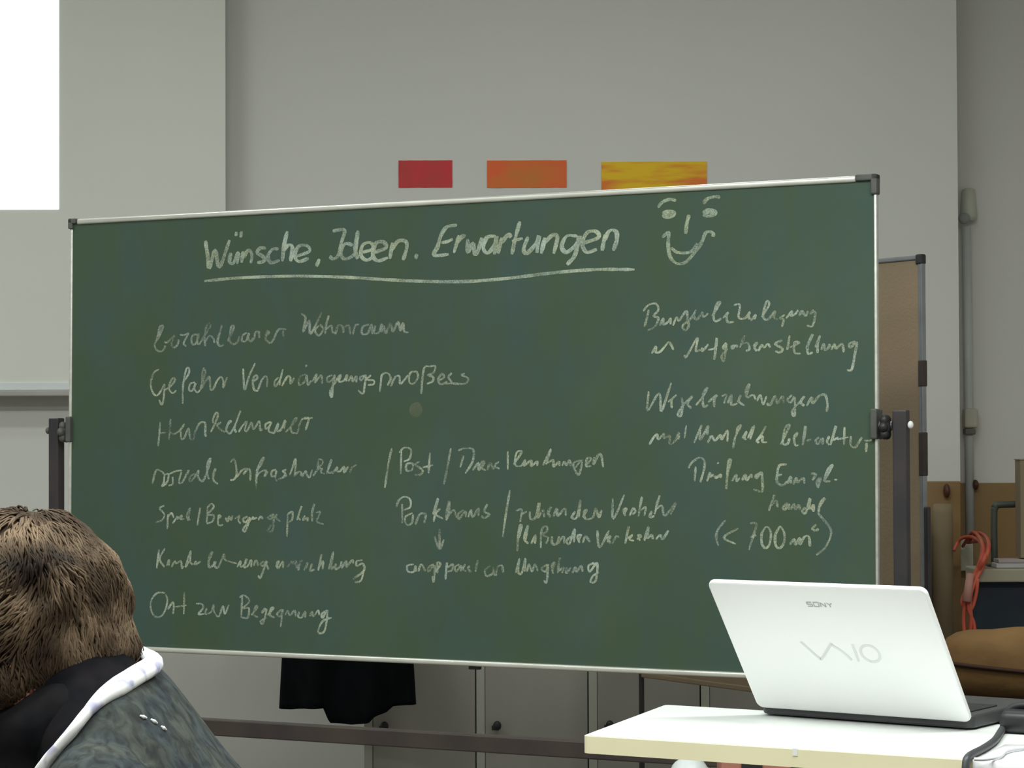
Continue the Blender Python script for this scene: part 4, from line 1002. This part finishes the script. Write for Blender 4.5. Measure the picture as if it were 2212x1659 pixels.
rb = thing('red_box', 'reddish brown box with black handle just below the table edge', 'box', (0.43, 4.36, 0.4855))
link('box_body', B(-0.052, 0.075, -0.05, 0.05, 0, 0.112, bev=0.004), mat('red_card', (0.42, 0.17, 0.12), (0.36, 0.15, 0.11), 9, 0.7), rb)
link('box_handle', B(-0.016, 0.022, -0.056, -0.050, 0.088, 0.108, bev=0.002), Mblack, rb)

# ---------------------------------------------------------------- person, lower left
PYD = 2.45
K = F / PYD


def L(px, py, lat=0.0):
    """point on the person's mid plane (depth PYD) shown at px,py ; lat = metres towards camera side"""
    p = at(px, py, PYD)
    return Vector((p.x, p.y - lat, p.z))


ps = thing('person', 'person with short wavy brown hair, grey cardigan and dark scarf, seated and bowed forward', 'person')
Mskin = mat('skin', (0.36, 0.19, 0.13), (0.32, 0.16, 0.11), 12, 0.55)


def ell_loft(bm, secs, n=24):
    """secs: (centre, axis_dir, rf, rl) rings with lateral axis = world Y"""
    rings = []
    for c, d, rf, rl in secs:
        d = Vector(d).normalized()
        lat = Vector((0, -1, 0))
        fw_ = d.cross(lat).normalized()
        rings.append([Vector(c) + fw_ * rf * math.cos(2 * math.pi * k / n) + lat * rl * math.sin(2 * math.pi * k / n) for k in range(n)])
    b = bmesh.new()
    loft(b, rings)
    bmesh.ops.recalc_face_normals(b, faces=b.faces[:])
    me = bpy.data.meshes.new('t'); b.to_mesh(me); b.free(); bm.from_mesh(me); bpy.data.meshes.remove(me)


def limb(bm, pts, rs, n=16):
    b = bmesh.new()
    tube(b, pts, rs, n)
    bmesh.ops.recalc_face_normals(b, faces=b.faces[:])
    me = bpy.data.meshes.new('t'); b.to_mesh(me); b.free(); bm.from_mesh(me); bpy.data.meshes.remove(me)
    for p, r_ in zip(pts, rs):
        ball(bm, p, r_ * 0.985, None, 14, 10)


HC = L(22, 1376)            # skull centre
TILT = Matrix.Rotation(math.radians(-10), 3, 'Y')   # bowed forward (towards -X)


def hp(f, l, u):
    """head-local (forward, left, up) -> world"""
    return HC + TILT @ Vector((-f, -l, u))


spine = [((-0.32, PYD, 0.46), (0.1, 0, 1), 0.115, 0.175), ((-0.31, PYD, 0.55), (0.0, 0, 1), 0.112, 0.16), ((-0.315, PYD, 0.66), (-0.1, 0, 1), 0.105, 0.145),
         ((-0.358, PYD, 0.77), (-0.3, 0, 1), 0.098, 0.15), ((-0.400, PYD, 0.850), (-0.4, 0, 1), 0.080, 0.155), ((-0.432, PYD, 0.900), (-0.6, 0, 1), 0.056, 0.11), ((-0.445, PYD, 0.935), (-0.7, 0, 1), 0.046, 0.07)]
SH = [Vector((-0.402, PYD - s * 0.166, 0.832)) for s in (1, -1)]
EL = [Vector((-0.43, PYD - s * 0.235, 0.60)) for s in (1, -1)]
WR = [Vector((-0.66, PYD - s * 0.15, 0.655)) for s in (1, -1)]
KN = [Vector((-0.76, PYD - s * 0.12, 0.50)) for s in (1, -1)]
HIP = [Vector((-0.33, PYD - s * 0.09, 0.50)) for s in (1, -1)]
AN = [Vector((-0.70, PYD - s * 0.13, 0.09)) for s in (1, -1)]
bm = bmesh.new()
ell_loft(bm, spine)
limb(bm, [Vector((-0.43, PYD, 0.91)), Vector((-0.46, PYD, 0.95)), HC + Vector((0.03, 0, -0.04))], [0.056, 0.054, 0.056])
ball(bm, hp(-0.008, 0, 0.018), (0.098, 0.076, 0.092), TILT, 28, 20)
ball(bm, hp(0.035, 0, -0.035), (0.058, 0.060, 0.054), TILT, 24, 16)
ball(bm, hp(0.072, 0, -0.086), (0.026, 0.030, 0.024), TILT, 16, 12)     # chin
ball(bm, hp(0.055, 0, 0.012), (0.045, 0.060, 0.045), TILT, 18, 12)      # brow
limb(bm, [hp(0.092, 0, 0.0), hp(0.106, 0, -0.020), hp(0.114, 0, -0.036)], [0.009, 0.011, 0.014], 10)  # nose
for s in (-1, 1):
    ball(bm, hp(0.065, s * 0.036, -0.040), (0.026, 0.022, 0.024), TILT, 14, 10)   # cheek
ball(bm, hp(0.094, 0, -0.058), (0.010, 0.022, 0.006), TILT, 14, 8)
ball(bm, hp(0.091, 0, -0.068), (0.011, 0.019, 0.007), TILT, 14, 8)
for k, s in ((0, 1), (1, -1)):
    limb(bm, [SH[k], SH[k].lerp(EL[k], 0.5), EL[k]], [0.048, 0.045, 0.040])
    limb(bm, [EL[k], EL[k].lerp(WR[k], 0.4), WR[k]], [0.040, 0.038, 0.027])
    limb(bm, [HIP[k], HIP[k].lerp(KN[k], 0.5), KN[k]], [0.088, 0.078, 0.058])
    limb(bm, [KN[k], KN[k].lerp(AN[k], 0.35), AN[k]], [0.056, 0.055, 0.037])
    limb(bm, [AN[k] + Vector((0.02, 0, -0.04)), AN[k] + Vector((-0.07, 0, -0.052)), AN[k] + Vector((-0.16, 0, -0.060))], [0.036, 0.034, 0.026])
    # hand: palm, four fingers, thumb
    d = (WR[k] - EL[k]).normalized()
    lat = Vector((0, -s, 0)); up = Vector((0, 0, 1))
    pc = WR[k] + d * 0.045
    ball(bm, pc, (0.046, 0.038, 0.015), None, 16, 12)
    for q, (off, ln_) in enumerate(((-0.028, 0.055), (-0.010, 0.068), (0.009, 0.074), (0.027, 0.066))):
        b0 = WR[k] + d * 0.078 + lat * off
        b1 = b0 + d * ln_ * 0.5 + up * -0.006
        b2 = b0 + d * ln_ * 0.85 + up * -0.024
        limb(bm, [b0 - d * 0.02, b0, b1, b2], [0.0095, 0.0095, 0.0088, 0.0075], 8)
    b0 = WR[k] + d * 0.028 - lat * -0.03
    limb(bm, [b0, b0 + d * 0.03 + lat * 0.022 - up * 0.006, b0 + d * 0.055 + lat * 0.028 - up * 0.012], [0.012, 0.0105, 0.009], 8)
body = remeshed('body', bm, Mskin, ps, 0.0055, 3)
# ears
for s in (-1, 1):
    b = bmesh.new()
    ec = hp(-0.021, s * 0.080, -0.045)
    ball(b, ec, (0.016, 0.006, 0.028), TILT, 14, 12)
    limb(b, [ec + TILT @ Vector((0.009, -s * 0.004, -0.012)), ec + TILT @ Vector((0.012, -s * 0.004, 0.006)), ec + TILT @ Vector((0.006, -s * 0.005, 0.021)), ec + TILT @ Vector((-0.006, -s * 0.005, 0.020))], [0.0022, 0.0026, 0.0026, 0.0022], 8)
    ball(b, ec + TILT @ Vector((-0.003, -s * 0.003, -0.028)), (0.008, 0.006, 0.010), TILT, 12, 10)
    o = link('ear', b, mat('ear_skin', (0.34, 0.13, 0.085), (0.32, 0.13, 0.09), 20, 0.5), ps, True)
    b = bmesh.new()
    ball(b, hp(0.088, s * 0.030, -0.004), 0.0115, None, 16, 12)
    link('eye', b, mat('eye_white', (0.75, 0.74, 0.70), rough=0.2), ps, True)
    b = bmesh.new()
    ball(b, hp(0.0965, s * 0.030, -0.006), (0.003, 0.0055, 0.0055), TILT, 12, 8)
    link('iris', b, mat('iris_brown', (0.05, 0.03, 0.02), rough=0.2), ps, True)
    b = bmesh.new()
    limb(b, [hp(0.098, s * 0.014, 0.016), hp(0.099, s * 0.030, 0.021), hp(0.088, s * 0.048, 0.016)], [0.003, 0.004, 0.0025], 8)
    link('eyebrow', b, mat('brow_brown', (0.08, 0.05, 0.03)), ps, True)
b = bmesh.new()
limb(b, [hp(0.094, 0.020, -0.063), hp(0.104, 0, -0.0625), hp(0.094, -0.020, -0.063)], [0.003, 0.0045, 0.003], 8)
link('lips', b, mat('lip_skin', (0.45, 0.15, 0.12)), ps, True)

# trousers and shoes
bm = bmesh.new()
ell_loft(bm, [((-0.32, PYD, 0.45), (0.1, 0, 1), 0.128, 0.188), ((-0.315, PYD, 0.55), (0.0, 0, 1), 0.124, 0.172), ((-0.315, PYD, 0.60), (0, 0, 1), 0.118, 0.160)])
for k in (0, 1):
    limb(bm, [HIP[k], HIP[k].lerp(KN[k], 0.5), KN[k]], [0.098, 0.088, 0.068])
    limb(bm, [KN[k], KN[k].lerp(AN[k], 0.5), AN[k] + Vector((0, 0, 0.02))], [0.066, 0.062, 0.056])
remeshed('trousers', bm, mat('dark_denim', (0.02, 0.025, 0.04), (0.03, 0.035, 0.05), 20, 0.9), ps, 0.009, 3)
for k in (0, 1):
    bm = bmesh.new()
    limb(bm, [AN[k] + Vector((0.03, 0, -0.040)), AN[k] + Vector((-0.07, 0, -0.046)), AN[k] + Vector((-0.17, 0, -0.052))], [0.045, 0.043, 0.035])
    for v in bm.verts:
        v.co.z = max(v.co.z, 0.002)
    link('shoe', bm, Mblack, ps, True)

# cardigan
M = bpy.data.materials.new('grey_knit')
M.use_nodes = True
nt = M.node_tree
N, Lk = nt.nodes, nt.links
bs = N['Principled BSDF']
bs.inputs['Roughness'].default_value = 0.95
bs.inputs['Specular IOR Level'].default_value = 0.1
tc = N.new('ShaderNodeTexCoord')
mp = N.new('ShaderNodeMapping'); mp.inputs['Scale'].default_value = (1, 1, 0.28); mp.inputs['Rotation'].default_value = (0, math.radians(50), 0)
n1 = N.new('ShaderNodeTexNoise'); n1.inputs['Scale'].default_value = 70; n1.inputs['Detail'].default_value = 5; n1.inputs['Distortion'].default_value = 0.8
n2 = N.new('ShaderNodeTexNoise'); n2.inputs['Scale'].default_value = 28; n2.inputs['Detail'].default_value = 2
Lk.new(tc.outputs['Object'], mp.inputs[0]); Lk.new(mp.outputs[0], n1.inputs['Vector']); Lk.new(tc.outputs['Object'], n2.inputs['Vector'])
cr = N.new('ShaderNodeValToRGB')
E_ = cr.color_ramp.elements
E_[0].position = 0.35; E_[0].color = (0.030, 0.033, 0.036, 1)
E_[1].position = 0.66; E_[1].color = (0.068, 0.078, 0.074, 1)
Lk.new(n1.outputs[0], cr.inputs[0])
mx = N.new('ShaderNodeMix'); mx.data_type = 'RGBA'; mx.blend_type = 'MULTIPLY'
c2 = N.new('ShaderNodeValToRGB'); c2.color_ramp.elements[0].position = 0.4; c2.color_ramp.elements[1].position = 0.6
c2.color_ramp.elements[0].color = (0.90, 0.94, 1.02, 1); c2.color_ramp.elements[1].color = (1.08, 1.04, 0.95, 1)
Lk.new(n2.outputs[0], c2.inputs[0])
mx.inputs[0].default_value = 1.0
Lk.new(cr.outputs[0], mx.inputs[6]); Lk.new(c2.outputs[0], mx.inputs[7]); Lk.new(mx.outputs[2], bs.inputs['Base Color'])
bp = N.new('ShaderNodeBump'); bp.inputs['Strength'].default_value = 0.5; bp.inputs['Distance'].default_value = 0.004
Lk.new(n1.outputs[0], bp.inputs['Height']); Lk.new(bp.outputs[0], bs.inputs['Normal'])
Mknit = M
bm = bmesh.new()
ell_loft(bm, [((-0.32, PYD, 0.50), (0.1, 0, 1), 0.142, 0.195), ((-0.31, PYD, 0.57), (0.0, 0, 1), 0.136, 0.180), ((-0.315, PYD, 0.66), (-0.1, 0, 1), 0.126, 0.165),
              ((-0.362, PYD, 0.77), (-0.3, 0, 1), 0.114, 0.176), ((-0.408, PYD, 0.855), (-0.35, 0, 1), 0.092, 0.184), ((-0.428, PYD, 0.905), (-0.5, 0, 1), 0.072, 0.155), ((-0.442, PYD, 0.935), (-0.6, 0, 1), 0.058, 0.10)])
for k, s in ((0, 1), (1, -1)):
    limb(bm, [SH[k], SH[k].lerp(EL[k], 0.5), EL[k]], [0.060, 0.058, 0.054])
    limb(bm, [EL[k], EL[k].lerp(WR[k], 0.5), WR[k]], [0.056, 0.050, 0.040])
limb(bm, [L(290, 1462), L(330, 1530), L(368, 1600), L(385, 1700)], [0.022, 0.034, 0.040, 0.046])
card = remeshed('cardigan', bm, Mknit, ps, 0.007, 6)
me = card.data
for v in me.vertices:   # soft creases
    n_ = noise.noise(Vector((v.co.x * 22 + v.co.z * 14, v.co.y * 7, v.co.z * 9)))
    v.co += v.normal * 0.0045 * n_
cut = [(420, 1250), (322, 1416), (318, 1440), (290, 1466), (255, 1488), (222, 1510), (190, 1542), (158, 1582), (125, 1622), (100, 1654), (78, 1700), (68, 1800), (60, 2100)]


def drop0(px, py):
    d = (FW + RT * ((px - PX) / F) - UP * ((py - PY) / F)).normalized()
    ok, loc, nn, idx = card.ray_cast(CAM, d)
    return loc if ok else None


bpy.context.view_layer.update()
cutw = []
for k, q in enumerate(cut):
    p = drop0(*q) if k >= 3 else None
    p = p if p is not None else L(*q)
    if cutw and p.z > cutw[-1].z - 0.002:
        p = p.copy()
        p.z = cutw[-1].z - 0.002
    cutw.append(p)
COLN = [p.copy() for p in cutw]
bmc = bmesh.new()
bmc.from_mesh(me)
kill = []
for f in bmc.faces:
    c = f.calc_center_median()
    for p_, q_ in zip(cutw, cutw[1:]):
        if q_.z <= c.z <= p_.z:
            t_ = (c.z - p_.z) / (q_.z - p_.z)
            # same opening on both sides; perspective widening towards the camera is undone
            if c.x < p_.x + (q_.x - p_.x) * t_ + 0.0:
                kill.append(f)
            break
bmesh.ops.delete(bmc, geom=kill, context='FACES')
bmc.to_mesh(me)
bmc.free()
sol = card.modifiers.new('thick', 'SOLIDIFY'); sol.thickness = 0.003; sol.offset = -1
dg = bpy.context.evaluated_depsgraph_get()
dg.update()


def drop(px, py, off=0.001):
    """first point of the cardigan along the line of sight"""
    d = (FW + RT * ((px - PX) / F) - UP * ((py - PY) / F)).normalized()
    ok, loc, nn, idx = card.ray_cast(CAM, d)
    return (loc + nn * off, nn) if ok else (None, None)


for x0_, y0_, x1_, y1_ in ((303, 1548, 314, 1552), (326, 1556, 337, 1563), (348, 1571, 356, 1577)):
    pa_, na_ = drop(x0_, y0_); pb_, nb_ = drop(x1_, y1_)
    if pa_ is not None and pb_ is not None:
        b = bmesh.new()
        limb(b, [pa_, (pa_ + pb_) / 2, pb_], [0.0012, 0.0020, 0.0012], 6)
        link('white_stitch', b, mat('stitch_white', (0.85, 0.85, 0.85)), ps, True)

# dark sweater under the cardigan
bm = bmesh.new()
ell_loft(bm, [((-0.32, PYD, 0.52), (0.1, 0, 1), 0.130, 0.185), ((-0.31, PYD, 0.57), (0.0, 0, 1), 0.126, 0.170), ((-0.315, PYD, 0.66), (-0.1, 0, 1), 0.110, 0.150),
              ((-0.368, PYD, 0.77), (-0.3, 0, 1), 0.098, 0.160), ((-0.410, PYD, 0.852), (-0.35, 0, 1), 0.084, 0.170), ((-0.430, PYD, 0.902), (-0.5, 0, 1), 0.070, 0.148), ((-0.447, PYD, 0.935), (-0.6, 0, 1), 0.060, 0.098), ((-0.462, PYD, 0.955), (-0.6, 0, 1), 0.056, 0.075)])
for k, s_ in ((0, 1), (1, -1)):
    limb(bm, [SH[k], SH[k].lerp(EL[k], 0.4)], [0.053, 0.050])
remeshed('sweater', bm, mat('dark_sweater', (0.004, 0.0045, 0.006), (0.010, 0.008, 0.010), 40, 0.95, spec=0.1), ps, 0.008, 4)

# collar band
Mcol = mat('patterned_collar', (0.92, 0.92, 0.93), (0.45, 0.44, 0.62), 60, 0.8, lo=0.52, hi=0.68, detail=1)
near = [(0, 0, 0, w) for w in (13, 22, 22, 22, 17, 12, 12, 12, 14, 17, 17)]
b = bmesh.new()


P3 = []
for k, p in enumerate(COLN[1:12]):
    P3.append(p + Vector((0.001, -0.004 if k > 1 else 0.0, 0.003)))
lat3 = PYD - P3[2].y
P3[0] = L(308, 1410, 0.0)
P3[1] = L(322, 1436, 0.0).lerp(P3[2], 0.35) + Vector((0.010, 0, 0.006))
PF = [Vector((p.x, 2 * PYD - p.y, p.z)) for p in P3]
P3 = crom(P3, 5)
Wd_ = []
for i in range(len(near) - 1):
    for j in range(5):
        Wd_.append((near[i][3] * (1 - j / 5) + near[i + 1][3] * j / 5) / K)
Wd_.append(near[-1][3] / K)
ax0 = Vector((-0.42, PYD, 0.89))
rings = []
for i, p in enumerate(P3):
    d = (P3[min(i + 1, len(P3) - 1)] - P3[max(i - 1, 0)]).normalized()
    out = (p - ax0); out = (out - d * out.dot(d))
    out = (out.normalized() * 0.4 + Vector((0.15, -1, 0.15)) * 0.9)
    out = (out - d * out.dot(d)).normalized()
    wd = d.cross(out).normalized()
    rings.append([p + wd * Wd_[i] * math.cos(2 * math.pi * k / 12) + out * 0.007 * math.sin(2 * math.pi * k / 12) for k in range(12)])
loft(b, rings)
tube(b, crom([P3[4].copy()] + PF[3:], 5), 0.008, 12)
bmesh.ops.recalc_face_normals(b, faces=b.faces[:])
link('collar', b, Mcol, ps, True)

# dark scarf
bm = bmesh.new()
rg = [(240, 1462, 0.0), (228, 1484, 0.055), (180, 1528, 0.088), (110, 1572, 0.085), (35, 1608, 0.055), (0, 1630, 0.0)]
pn = [L(*q) for q in rg]
pf = [Vector((p.x, 2 * PYD - p.y, p.z)) for p in pn[1:-1]]
loop = crom(pn + pf[::-1] + [pn[0]], 5)
limb(bm, loop, [0.032] * len(loop), 14)
limb(bm, [L(60, 1600, 0.0), L(10, 1680, 0.0), L(10, 1800, 0.0), L(40, 1950, 0.0)], [0.05, 0.062, 0.066, 0.05], 16)
limb(bm, [L(190, 1500, 0.0), L(150, 1590, 0.02), L(100, 1680, 0.02), L(90, 1800, 0.02)], [0.050, 0.085, 0.095, 0.09], 16)
sc_ = remeshed('scarf', bm, mat('dark_scarf', (0.004, 0.0045, 0.006), (0.012, 0.010, 0.011), 26, 0.95, spec=0.1), ps, 0.007, 3)
for v in sc_.data.vertices:
    v.co += v.normal * 0.008 * noise.noise(v.co * 26)

# hair
bm = bmesh.new()
ball(bm, hp(-0.014, 0, 0.020), (0.108, 0.092, 0.108), TILT, 30, 22)
ball(bm, L(165, 1290), (0.052, 0.070, 0.060), TILT, 24, 16)
ball(bm, L(190, 1360), (0.040, 0.068, 0.055), TILT, 24, 16)
limb(bm, [L(200, 1360), L(235, 1392), L(262, 1412)], [0.036, 0.027, 0.019], 16)
ball(bm, L(60, 1200), (0.060, 0.075, 0.040), TILT, 24, 16)
for s_ in (0.035, -0.035):
    ball(bm, L(150, 1425, s_), (0.050, 0.045, 0.030), TILT, 24, 16)
    ball(bm, L(50, 1456, s_ * 1.1), (0.045, 0.055, 0.024), TILT, 24, 16)
Mh = bpy.data.materials.new('brown_hair')
Mh.use_nodes = True
nt = Mh.node_tree
N, Lk = nt.nodes, nt.links
bs = N['Principled BSDF']
bs.inputs['Roughness'].default_value = 0.7
bs.inputs['Specular IOR Level'].default_value = 0.2
at_ = N.new('ShaderNodeAttribute'); at_.attribute_name = 'tint'
tc = N.new('ShaderNodeTexCoord')
n1 = N.new('ShaderNodeTexNoise'); n1.inputs['Scale'].default_value = 24; n1.inputs['Detail'].default_value = 3
Lk.new(tc.outputs['Object'], n1.inputs['Vector'])
ad = N.new('ShaderNodeMath'); ad.operation = 'MULTIPLY_ADD'; ad.inputs[1].default_value = 0.55
Lk.new(at_.outputs['Fac'], ad.inputs[0]); 
sb = N.new('ShaderNodeMath'); sb.operation = 'MULTIPLY_ADD'; sb.inputs[1].default_value = 1.5; sb.inputs[2].default_value = -0.52
Lk.new(n1.outputs[0], sb.inputs[0]); Lk.new(sb.outputs[0], ad.inputs[2])
cr = N.new('ShaderNodeValToRGB')
cr.color_ramp.elements[0].position = 0.1; cr.color_ramp.elements[0].color = (0.020, 0.012, 0.008, 1)
cr.color_ramp.elements[1].position = 0.95; cr.color_ramp.elements[1].color = (0.215, 0.148, 0.095, 1)
m_ = cr.color_ramp.elements.new(0.5); m_.color = (0.070, 0.045, 0.026, 1)
Lk.new(ad.outputs[0], cr.inputs[0]); Lk.new(cr.outputs[0], bs.inputs['Base Color'])
hair = remeshed('hair', bm, Mh, ps, 0.006, 8)
from mathutils.bvhtree import BVHTree
hv = hair.data
for v in hv.vertices:
    v.co += v.normal * (0.009 * noise.noise(v.co * 19) + 0.004 * noise.noise(v.co * 45))
bvh = BVHTree.FromPolygons([v.co.copy() for v in hv.vertices], [tuple(p.vertices) for p in hv.polygons])
crown = hp(-0.05, 0, 0.115)
bm = bmesh.new()
tint = bm.faces.layers.float.new('tint')
rr = random.Random(3)
polys = [p for p in hv.polygons]
cnt = 0
while cnt < 9500:
    p = polys[rr.randrange(len(polys))]
    c = p.center.copy()
    loc_ = TILT.transposed() @ (c - HC)
    if -loc_.x > 0.07 and loc_.z < 0.06:      # face stays free
        continue
    cnt += 1
    tval = 0.5 + 0.9 * noise.noise(c * 24) + 0.25 * (rr.random() - 0.5)
    pos = c
    nrm = p.normal.copy()
    d = (c - crown)
    d = d - nrm * d.dot(nrm)
    if d.length < 1e-4:
        d = Vector((1, 0, 0))
    d.normalize()
    d = (d + Vector((0.12, 0, -0.55)) + 1.9 * noise.noise_vector(c * 14)).normalized()
    ln_ = rr.uniform(0.025, 0.050)
    nseg = 5
    pts, sides = [], []
    ph = rr.random() * 6.28
    amp = rr.uniform(0.1, 0.45)
    tuft = max(0.0, noise.noise(c * 22 + Vector((5, 1, 2))) * 2)
    for k in range(nseg):
        h_ = bvh.find_nearest(pos)
        nn = h_[1]
        lift = 0.0012 + (0.003 + 0.006 * tuft) * math.sin(math.pi * k / (nseg - 1)) + (0.004 if k == nseg - 1 else 0) * rr.random()
        pts.append(h_[0] + nn * lift)
        side = d.cross(nn).normalized()
        sides.append((side, nn))
        dd = (d + side * amp * math.sin(ph + k * 1.1)).normalized()
        dd = (dd - nn * dd.dot(nn)).normalized()
        pos = h_[0] + dd * ln_ / (nseg - 1)
        d = (d * 0.8 + dd * 0.3 + Vector((0, 0, -0.08)))
        d = (d - nn * d.dot(nn)).normalized()
    rw = rr.uniform(0.0005, 0.0012)
    rings = []
    for k in range(nseg):
        t = k / (nseg - 1)
        w = rw * (0.5 + 1.0 * math.sin(math.pi * min(1, t * 0.8 + 0.15))) * (0.12 if k == nseg - 1 else 1)
        s_, n_ = sides[k]
        rings.append([pts[k] + s_ * w, pts[k] + n_ * w * 0.6, pts[k] - s_ * w, pts[k] - n_ * w * 0.6])
    f0 = len(bm.faces)
    loft(bm, rings)
    bm.faces.ensure_lookup_table()
    for f in bm.faces[f0:]:
        f[tint] = tval
        f.smooth = True
locks = link('hair_locks', bm, Mh, hair)
locks['kind'] = 'stuff'

# chair under the person
ch = thing('classroom_chair', 'plain wooden classroom chair under the seated person', 'chair')
link('seat', B(-0.52, -0.14, PYD - 0.2, PYD + 0.2, 0.34, 0.358, bev=0.006), Mwood, ch)
for x in (-0.50, -0.16):
    for y in (PYD - 0.18, PYD + 0.18):
        link('leg', B(x - 0.012, x + 0.012, y - 0.012, y + 0.012, 0, 0.34), Mgrey, ch)
link('backrest', B(-0.130, -0.115, PYD - 0.19, PYD + 0.19, 0.55, 0.70, bev=0.006), Mwood, ch)
for y in (PYD - 0.15, PYD + 0.15):
    link('back_post', B(-0.146, -0.131, y - 0.01, y + 0.01, 0.34, 0.69), Mgrey, ch)
